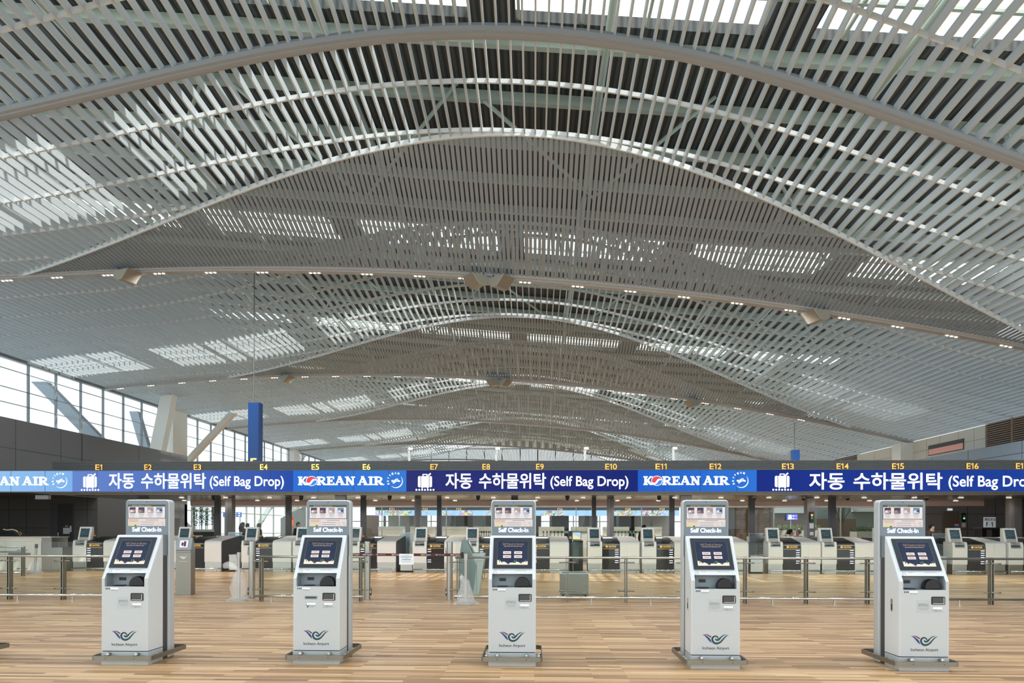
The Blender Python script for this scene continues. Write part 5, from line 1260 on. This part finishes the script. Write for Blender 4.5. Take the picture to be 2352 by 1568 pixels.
mx = nt.nodes.new('ShaderNodeMix'); mx.data_type = 'RGBA'; mx.inputs[6].default_value = L(150, 190, 236)
nt.links.new(tc.outputs['Object'], v1.inputs['Vector']); nt.links.new(tc.outputs['Object'], n1.inputs['Vector']); nt.links.new(v1.outputs['Color'], hs_.inputs['Color']); nt.links.new(n1.outputs[0], cr.inputs[0])
nt.links.new(cr.outputs[0], mx.inputs[0]); nt.links.new(hs_.outputs[0], mx.inputs[7]); nt.links.new(mx.outputs[2], b.inputs['Emission Color']); b.inputs['Emission Strength'].default_value = .9; b.inputs['Base Color'].default_value = (.02, .02, .02, 1)
MB().box(ix0, ix1, -.03, .1, zz(1184), zz(1171.5)).build('picture_band', pm_, isl)
for i in range(9):
    x = ix0 + (ix1 - ix0) * (i + .5) / 9
    t = MB(); text(t, 'F%d' % (i + 21), x - .22, x + .22, zz(1171), zz(1166.5), -.05); t.build('counter_number', yel, isl)
    MB().box(x - .9, x - .7, .6, .8, 0, zz(1184)).build('canopy_post', pg, isl)
    if i % 3 == 0: MB().box(x + .5, x + .62, .5, .62, 0, zz(1160)).build('light_post', white, isl)
for i in range(9):
    x = ix0 + 1.6 + (ix1 - ix0 - 1.6) * i / 9
    r = thing('far_counter', 'x', 'check-in counter', (x, YI - 1.0, 0), 0, 'white counters of the far island'); r['label'] = 'small distant white counter under the picture band of the far island'
    MB().box(-1.1, 1.1, 0, .8, 0, 1.55).build('counter_front', offwhite, r); MB().box(-1.1, 1.1, -.1, .8, 1.55, 1.80).build('counter_top', mat('far_top', (196, 204, 200), .4), r)
m = MB(); q = 0; a = ix0 - 2
rnd = random.Random(21)
while a < ix1:
    w = rnd.uniform(1.0, 2.6); m.box(a, a + w, 0, .2, 0, 2.9, rnd.choice((0, 0, 1, 2))); a += w + rnd.choice((0, 0, .9))
MB().box(ix0 + .2, ix1 - .2, -.02, .4, zz(1160) + .01, zz(1157)).build('sky_gap_strip', glow, isl)  # added glowing strip, stands in for the bright sky above the canopy
o = m.build('back_screen', [mat('far_screen_pale', (204, 204, 200), .6), mat('far_screen_dark', (74, 72, 72), .5), mat('far_screen_brown', (134, 118, 106), .6)], isl); o.location = (0, 4.5, 0)
# queue posts with green glass rail
for (p0, p1, n, Yq, nm_) in ((1248, 1290, 6, 40, 'E9'), (1412, 1460, 7, 40, 'E11'), (1095, 1128, 7, 37, 'E8')):
    xa, xb = X_at(p0, Yq), X_at(p1, Yq)
    for i in range(n):
        r = thing('queue_post', 'thin steel queue post with dark cap in the group seen behind %s' % nm_, 'queue post', (xa + (xb - xa) * i / (n - 1), Yq, 0), 0, 'queue posts behind %s' % nm_)
        MB().lathe([(.05, 0), (.05, .02), (.03, .03), (.03, 1.36)], 0, 0, 8).build('pole', steel, r); MB().box(-.05, .05, -.05, .05, 1.36, 1.44).build('cap', black, r)
for (p0, p1, Yq, nm_) in ((1262, 1375, 41.0, 'E10'), (1405, 1475, 41.0, 'E11')):
    xa, xb = X_at(p0, Yq), X_at(p1, Yq); n = max(2, int((xb - xa) / 1.2))
    r = thing('glass_rail', 'low pale green glass rail on steel posts seen behind %s' % nm_, 'rail', ((xa + xb) / 2, Yq, 0)); w = (xb - xa) / 2
    MB().box(-w, w, -.05, .05, 1.32, 1.46).build('rail_glass', mat('rail_green', (140, 180, 164), .3), r)
    for i in range(n + 1): MB().box(-w + 2 * w * i / n - .02, -w + 2 * w * i / n + .02, -.02, .02, 0, 1.32).build('rail_post', steel, r)
# wooden slat screens, planter, tree and display
Y = 38.0; xa, xb = X_at(1690, Y), X_at(1768, Y)
r = thing('slat_screen', 'brown wooden slat screen standing behind the counters under E12 and E13', 'screen', ((xa + xb) / 2, Y, 0)); w = (xb - xa) / 2
m = MB()
for i in range(26): m.box(-w, w, -.02, .02, .10 + i * .11, .16 + i * .11)
m.build('slats', mat('slat_wood', (128, 94, 66), .5), r)
for i in range(4): MB().box(-w + 2 * w * i / 3 - .04, -w + 2 * w * i / 3 + .04, .021, .08, 0, 3.0).build('frame_post', mat('slat_back', (70, 60, 52), .7), r)
tagbox('fabric_screen', 'long mauve brown ribbed screen behind the hedge planter', 'screen', 1776, 1965, 1191, 1274.5, 41.0, mat('mauve_screen', (132, 120, 112), .6), .06)
struct(MB().box(X_at(1776, 42.25), X_at(2050, 42.25), 42.0, 42.3, 0, Z_at(1159, X_at(1900, 42), 42)).build('wall_gallery', mat('green_grey', (140, 152, 150), .5)), 'green grey wall beyond the planters')
tagbox('white_bulkhead', 'long white wall panel hanging above the ribbed screen', 'panel', 1776, 1846, 1159, 1178, 41.998, mat('bulkhead_white', (222, 228, 228), .5), .2)
tagbox('white_bulkhead', 'long white wall panel beyond the bare tree', 'panel', 1955, 2048, 1160, 1175, 41.998, MATS['bulkhead_white'], .2)
def planter(px0, px1, Y, z, label, lab2, seed):
    xa, xb = X_at(px0, Y), X_at(px1, Y); w = (xb - xa) / 2
    r = thing('hedge_planter', label, 'planter', ((xa + xb) / 2, Y, 0), 0, 'planters behind the counters')
    MB().box(-w, w, -.4, .4, 0, z).build('planter_body', mat('planter_pale', (206, 206, 196), .5), r)
    rnd = random.Random(seed); lf = MB()
    for q in range(1500):
        c = Vector((rnd.uniform(-w, w), rnd.uniform(-.38, .38), rnd.uniform(0, .26) * (.6 + .4 * math.sin(q)))); a = rnd.uniform(0, 6.28); d = Vector((math.cos(a), math.sin(a), rnd.uniform(-.2, 1.2))).normalized() * .09; n = d.orthogonal().normalized() * .025
        lf.add([c, c + d * .5 + n, c + d, c + d * .5 - n], [(0, 1, 2, 3)], rnd.randint(0, 1))
    o = lf.build('hedge', [mat('hedge_green', (104, 120, 56), .6), mat('hedge_dark', (66, 84, 44), .6)]); o.location = ((xa + xb) / 2, Y, z + .03); o['kind'] = 'stuff'; tag(o, lab2, 'hedge')
    return r
planter(1776, 1880, 36.5, 1.52, 'pale planter of clipped hedge behind units E13 and E14', 'clipped green hedge in the planter behind units E13 and E14', 1)
planter(1960, 2080, 36.5, 1.45, 'pale planter of clipped hedge next to the panel wall behind E15', 'clipped green hedge in the planter behind E15', 4)
Y = 37.6; x = X_at(1935, Y)
r = thing('bare_tree', 'small branching tree with sparse leaves between the two hedge planters', 'tree', (x, Y, 0))
rnd = random.Random(9); m = MB(); lf = MB(); 
m.tube(catmull([(0, 0, 0), (.05, 0, .8), (0, 0, 1.5), (-.02, 0, 2.0)], 3), .05, 7)
for i in range(9):
    a = rnd.uniform(-1.1, 1.1); q = [(-.01, 0, rnd.uniform(1.5, 2.0)), (a * .35, rnd.uniform(-.3, .3), 2.3), (a * .8, rnd.uniform(-.4, .4), rnd.uniform(2.6, 3.0))]
    m.tube(catmull(q, 3), .02, 5)
    for j in range(60):
        c = Vector(q[2]) + Vector((rnd.gauss(0, .25), rnd.gauss(0, .25), rnd.gauss(0, .14))); d = Vector((rnd.gauss(0, 1), rnd.gauss(0, 1), rnd.gauss(0, 1))).normalized() * .09; n = d.orthogonal().normalized() * .02
        lf.add([c, c + d * .5 + n, c + d, c + d * .5 - n], [(0, 1, 2, 3)])
m.build('branches', mat('bark', (112, 98, 82), .8), r, smooth=True); lf.build('foliage', mat('tree_leaf', (84, 92, 70), .6), r)
Y = 34.5; xa, xb = X_at(1803, Y), X_at(1832, Y); z1, z0 = Z_at(1180, xa, Y), Z_at(1194, xa, Y)
r = thing('information_display', 'small blue information display on a post near the hedge planter', 'display', ((xa + xb) / 2, Y, 0)); w = (xb - xa) / 2
MB().box(-w - .02, w, 0, .1, z0 - .02, z1 + .02).build('housing', black, r)
m = MB().quad((-w + .08, -.004, z0), (w, -.004, z0), (w, -.004, z1), (-w + .08, -.004, z1), 0)
m.add([(-w + .14, -.006, z0 + .04), (-w + .34, -.006, z0 + .04), (-w + .32, -.006, z1 - .05), (-w + .18, -.006, z1 - .04)], [(0, 1, 2, 3)], 1)
for i in range(2):
    for j in range(2): m.add([(.06 + .13 * i, -.006, z0 + .05 + .13 * j), (.15 + .13 * i, -.006, z0 + .05 + .13 * j), (.15 + .13 * i, -.006, z0 + .10 + .13 * j), (.06 + .13 * i, -.006, z0 + .10 + .13 * j)], [(0, 1, 2, 3)], 1 + i)
m.build('screen', [mat('disp_blue', (70, 90, 200), .3, emit=.8), mat('disp_white', (236, 240, 255), .3, emit=.9), mat('disp_red', (230, 130, 130), .3, emit=.8)], r)
MB().tube([(0, .05, 0), (0, .05, z0 - .02)], .03, 8).build('stand_post', steel, r)
# bright far windows and blue direction boards beyond E4
Y = 45.0
r = thing('direction_board', 'blue direction board with white arrows seen beyond E4', 'sign', (X_at(546, Y), Y, 0)); xa, xb = X_at(512, Y) - X_at(546, Y), X_at(554, Y) - X_at(546, Y)
z1, z0 = Z_at(1176, X_at(546, Y), Y), Z_at(1187, X_at(546, Y), Y)
MB().box(xa, xb, 0, .1, z0, z1).build('board', mat('board_blue', (84, 118, 190), .4, emit=.45), r)
m = MB()
for i in range(4):
    for j in range(2): m.box(xb - .2 - i * .26, xb - .08 - i * .26, -.006, -.002, z0 + .05 + .15 * j, z0 + .12 + .15 * j)
m.build('arrows', sw, r); 
for xx in (xa + .1, xb - .1): MB().tube([(xx, .05, 0), (xx, .05, z0)], .04, 8).build('board_post', white, r)
Y = 35.5; x = X_at(668, Y)
r = thing('emblem_stand', 'pale angular stand with a red and yellow flame emblem behind E5', 'display stand', (x, Y, 0))
MB().prism([(-.55, 0), (.75, 0), (.75, 2.75), (.1, 2.45), (-.55, 2.1)], 'y', 0, .15).build('panel', mat('stand_pale', (196, 206, 208), .4), r)
m = MB(); m.add([(.0 + .19 * math.cos(t * .35), -.004, 1.9 + .30 * math.sin(t * .35)) for t in range(18)], [tuple(range(18))], 0)
for i in range(3): m.ribbon([(-.14 + .02 * i, 1.72 + .1 * i), (.02, 1.70 + .1 * i), (.17, 1.84 + .1 * i)], [.02, .05, .02], -.007, 1)
m.build('emblem', [mat('flame_red', (222, 66, 44), .5, emit=.3), mat('flame_yellow', (250, 196, 80), .5, emit=.3)], r)
# ------------------------------------------------------------------ people behind the counters
skin = mat('skin', (206, 164, 138), .55)
def skeleton(name, verts, edges, rad, m_, parent, sub=2):
    me = bpy.data.meshes.new(name); me.from_pydata(verts, edges, [])
    bm = bmesh.new(); bm.from_mesh(me); ly = bm.verts.layers.skin.verify(); bm.verts.ensure_lookup_table()
    for v, r in zip(bm.verts, rad): v[ly].radius = r if isinstance(r, tuple) else (r, r)
    bm.verts[0][ly].use_root = True
    bm.to_mesh(me); bm.free(); me.materials.append(m_)
    o = bpy.data.objects.new(name, me); C.objects.link(o); o.parent = parent
    s = o.modifiers.new('skin', 'SKIN'); s.use_smooth_shade = True
    u = o.modifiers.new('sub', 'SUBSURF'); u.levels = 1; u.render_levels = sub
    return o
def person(px, Y, H, label, coat, hair, sit=False, rz=0.0, long_hair=False, arm=0.0, stool=None):
    x = X_at(px, Y); k = H / 1.72
    r = thing('person', label, 'person', (x, Y, 0), rz)
    dz = 0.0
    hip = .92; shift = 0
    if sit: hip = .62
    t = hip - .92
    V = [(0, 0, hip), (0, 0, hip + .22), (0, .0, hip + .44), (0, -.01, hip + .555), (0, -.025, hip + .65), (0, -.015, hip + .745),
         (-.18, 0, hip + .47), (-.24, -.02, hip + .20), (-.22, -.16 - arm, hip + .05 + arm), (.18, 0, hip + .47), (.24, -.02, hip + .20), (.22, -.16 - arm, hip + .05 + arm),
         (-.09, 0, hip - .06), (.09, 0, hip - .06)]
    R = [(.15, .11), (.125, .095), (.15, .10), (.048, .05), (.066, .082), (.080, .096), .062, .042, .032, .062, .042, .032, .09, .09]
    E = [(0, 1), (1, 2), (2, 3), (3, 4), (4, 5), (2, 6), (6, 7), (7, 8), (2, 9), (9, 10), (10, 11), (0, 12), (0, 13)]
    for s, h in ((-1, 12), (1, 13)):
        n = len(V)
        if sit: V += [(s * .10, -.42, hip - .05), (s * .10, -.44, hip - .45), (s * .10, -.56, hip - .50)]
        else: V += [(s * .10, -.01, .48), (s * .10, .02, .07), (s * .10, -.12, .045)]
        R += [.058, .042, .036]; E += [(h, n), (n, n + 1), (n + 1, n + 2)]
    n = len(V); V.append((0, -.115, hip + .66)); R.append(.016); E.append((4, n))       # nose
    for s, wv in ((-1, 8), (1, 11)):
        b = V[wv]
        for q in range(4):
            n = len(V); V += [(b[0] + s * (-.03 + .02 * q), b[1] - .08, b[2] - .02), (b[0] + s * (-.03 + .02 * q), b[1] - .13 - .01 * (q in (1, 2)), b[2] - .04)]; R += [.012, .009]; E += [(wv, n), (n, n + 1)]
        n = len(V); V += [(b[0] - s * .04, b[1] - .04, b[2]), (b[0] - s * .06, b[1] - .08, b[2] - .01)]; R += [.012, .010]; E += [(wv, n), (n, n + 1)]
    V = [tuple(c * k for c in v) for v in V]; sc = lambda q: tuple(a * k for a in q) if isinstance(q, tuple) else q * k
    skeleton('body', V, E, [sc(q) for q in R], skin, r, 1)
    # clothes: the same figure from neck to wrists and ankles, a little fuller
    keep = [0, 1, 2, 3, 6, 7, 8, 9, 10, 11, 12, 13, 14, 15, 17, 18]
    ix = {v: i for i, v in enumerate(keep)}
    fat = lambda q: tuple(a * k * 1.1 + .018 for a in q) if isinstance(q, tuple) else q * k * 1.1 + .014
    skeleton('clothing', [V[i] for i in keep], [(ix[a], ix[b]) for a, b in E if a in ix and b in ix], [fat(R[i]) for i in keep], coat, r, 1)
    hz = (hip + .74) * k
    m = MB().lathe([(.078 * k, -.11), (.090 * k, -.05), (.096 * k, .01), (.084 * k, .06), (.05 * k, .095), (.01, .105)], 0, 0, 14)
    m.xf(lambda v: Vector((v.x, v.y * 1.14 + (.040 if v.z < -.02 else .022 if v.z < .03 else .005), hz + v.z * k)))
    if long_hair: m.join(MB().tube([(0, .07 * k, hz), (0, .10 * k, hz - .2 * k), (0, .10 * k, hz - .42 * k)], .09, 10, rs=[.10 * k, .12 * k, .07 * k]))
    m.build('hair', hair, r, smooth=True)
    e = MB()
    for s in (-1, 1): e.lathe([(.011 * k, -.004), (.011 * k, .006)], s * .032 * k, -.094 * k, 8)
    e.xf(lambda v: Vector((v.x, v.y, (hip + .685) * k + v.z))); e.build('eyes', black, r)
    if sit and stool:
        st = thing('stool', stool, 'stool', (x, Y, 0), rz)
        MB().lathe([(.18, (hip - .28) * k), (.20, (hip - .24) * k), (.19, (hip - .225) * k)], 0, 0, 16).build('seat', kdark, st)
        MB().lathe([(.22, 0), (.22, .02), (.03, .04), (.03, (hip - .28) * k)], 0, 0, 12).build('stem', chrome, st)
    return r
cb = lambda n, c: mat(n, c, .7)
hb_ = cb('hair_black', (28, 24, 24)); hg_ = cb('hair_grey', (120, 120, 124))
person(558, 34.6, 1.84, 'person with long dark hair in a brown coat standing beyond unit E4', cb('coat_brown', (104, 66, 48)), hb_, rz=2.6, long_hair=True)
person(569, 35.4, 1.80, 'person in black facing away beside the brown coat beyond E4', cb('coat_black', (34, 34, 40)), hb_, rz=3.0)
person(596, 36.2, 1.82, 'pale haired person in a dark coat to the side of the group beyond E4', cb('coat_slate', (78, 84, 92)), hg_, rz=2.2)
person(685, 34.4, 1.86, 'person in a black jacket in front of the flame emblem stand', MATS['coat_black'], hb_, rz=.8)
person(1479, 31.8, 1.72, 'figure in a dark suit standing in for a glass reflection behind unit E11', cb('suit_brown', (52, 42, 40)), hb_, rz=.1)  # added figure in place of a man mirrored in the glass
person(1815, 28.6, 1.85, 'black haired person in dark jacket seated behind unit E13', MATS['coat_black'], hb_, True, 1.2, stool='dark swivel stool under the black haired person behind E13')
person(1833, 29.4, 1.88, 'person with greying hair seated behind unit E13', cb('coat_ink', (24, 24, 28)), hg_, True, -1.0, stool='dark swivel stool under the grey haired person behind E13')
person(2140, 30.3, 1.78, 'person in dark clothes in front of the grey panel wall near the bronze door', cb('coat_char', (60, 58, 60)), hb_, rz=.5)
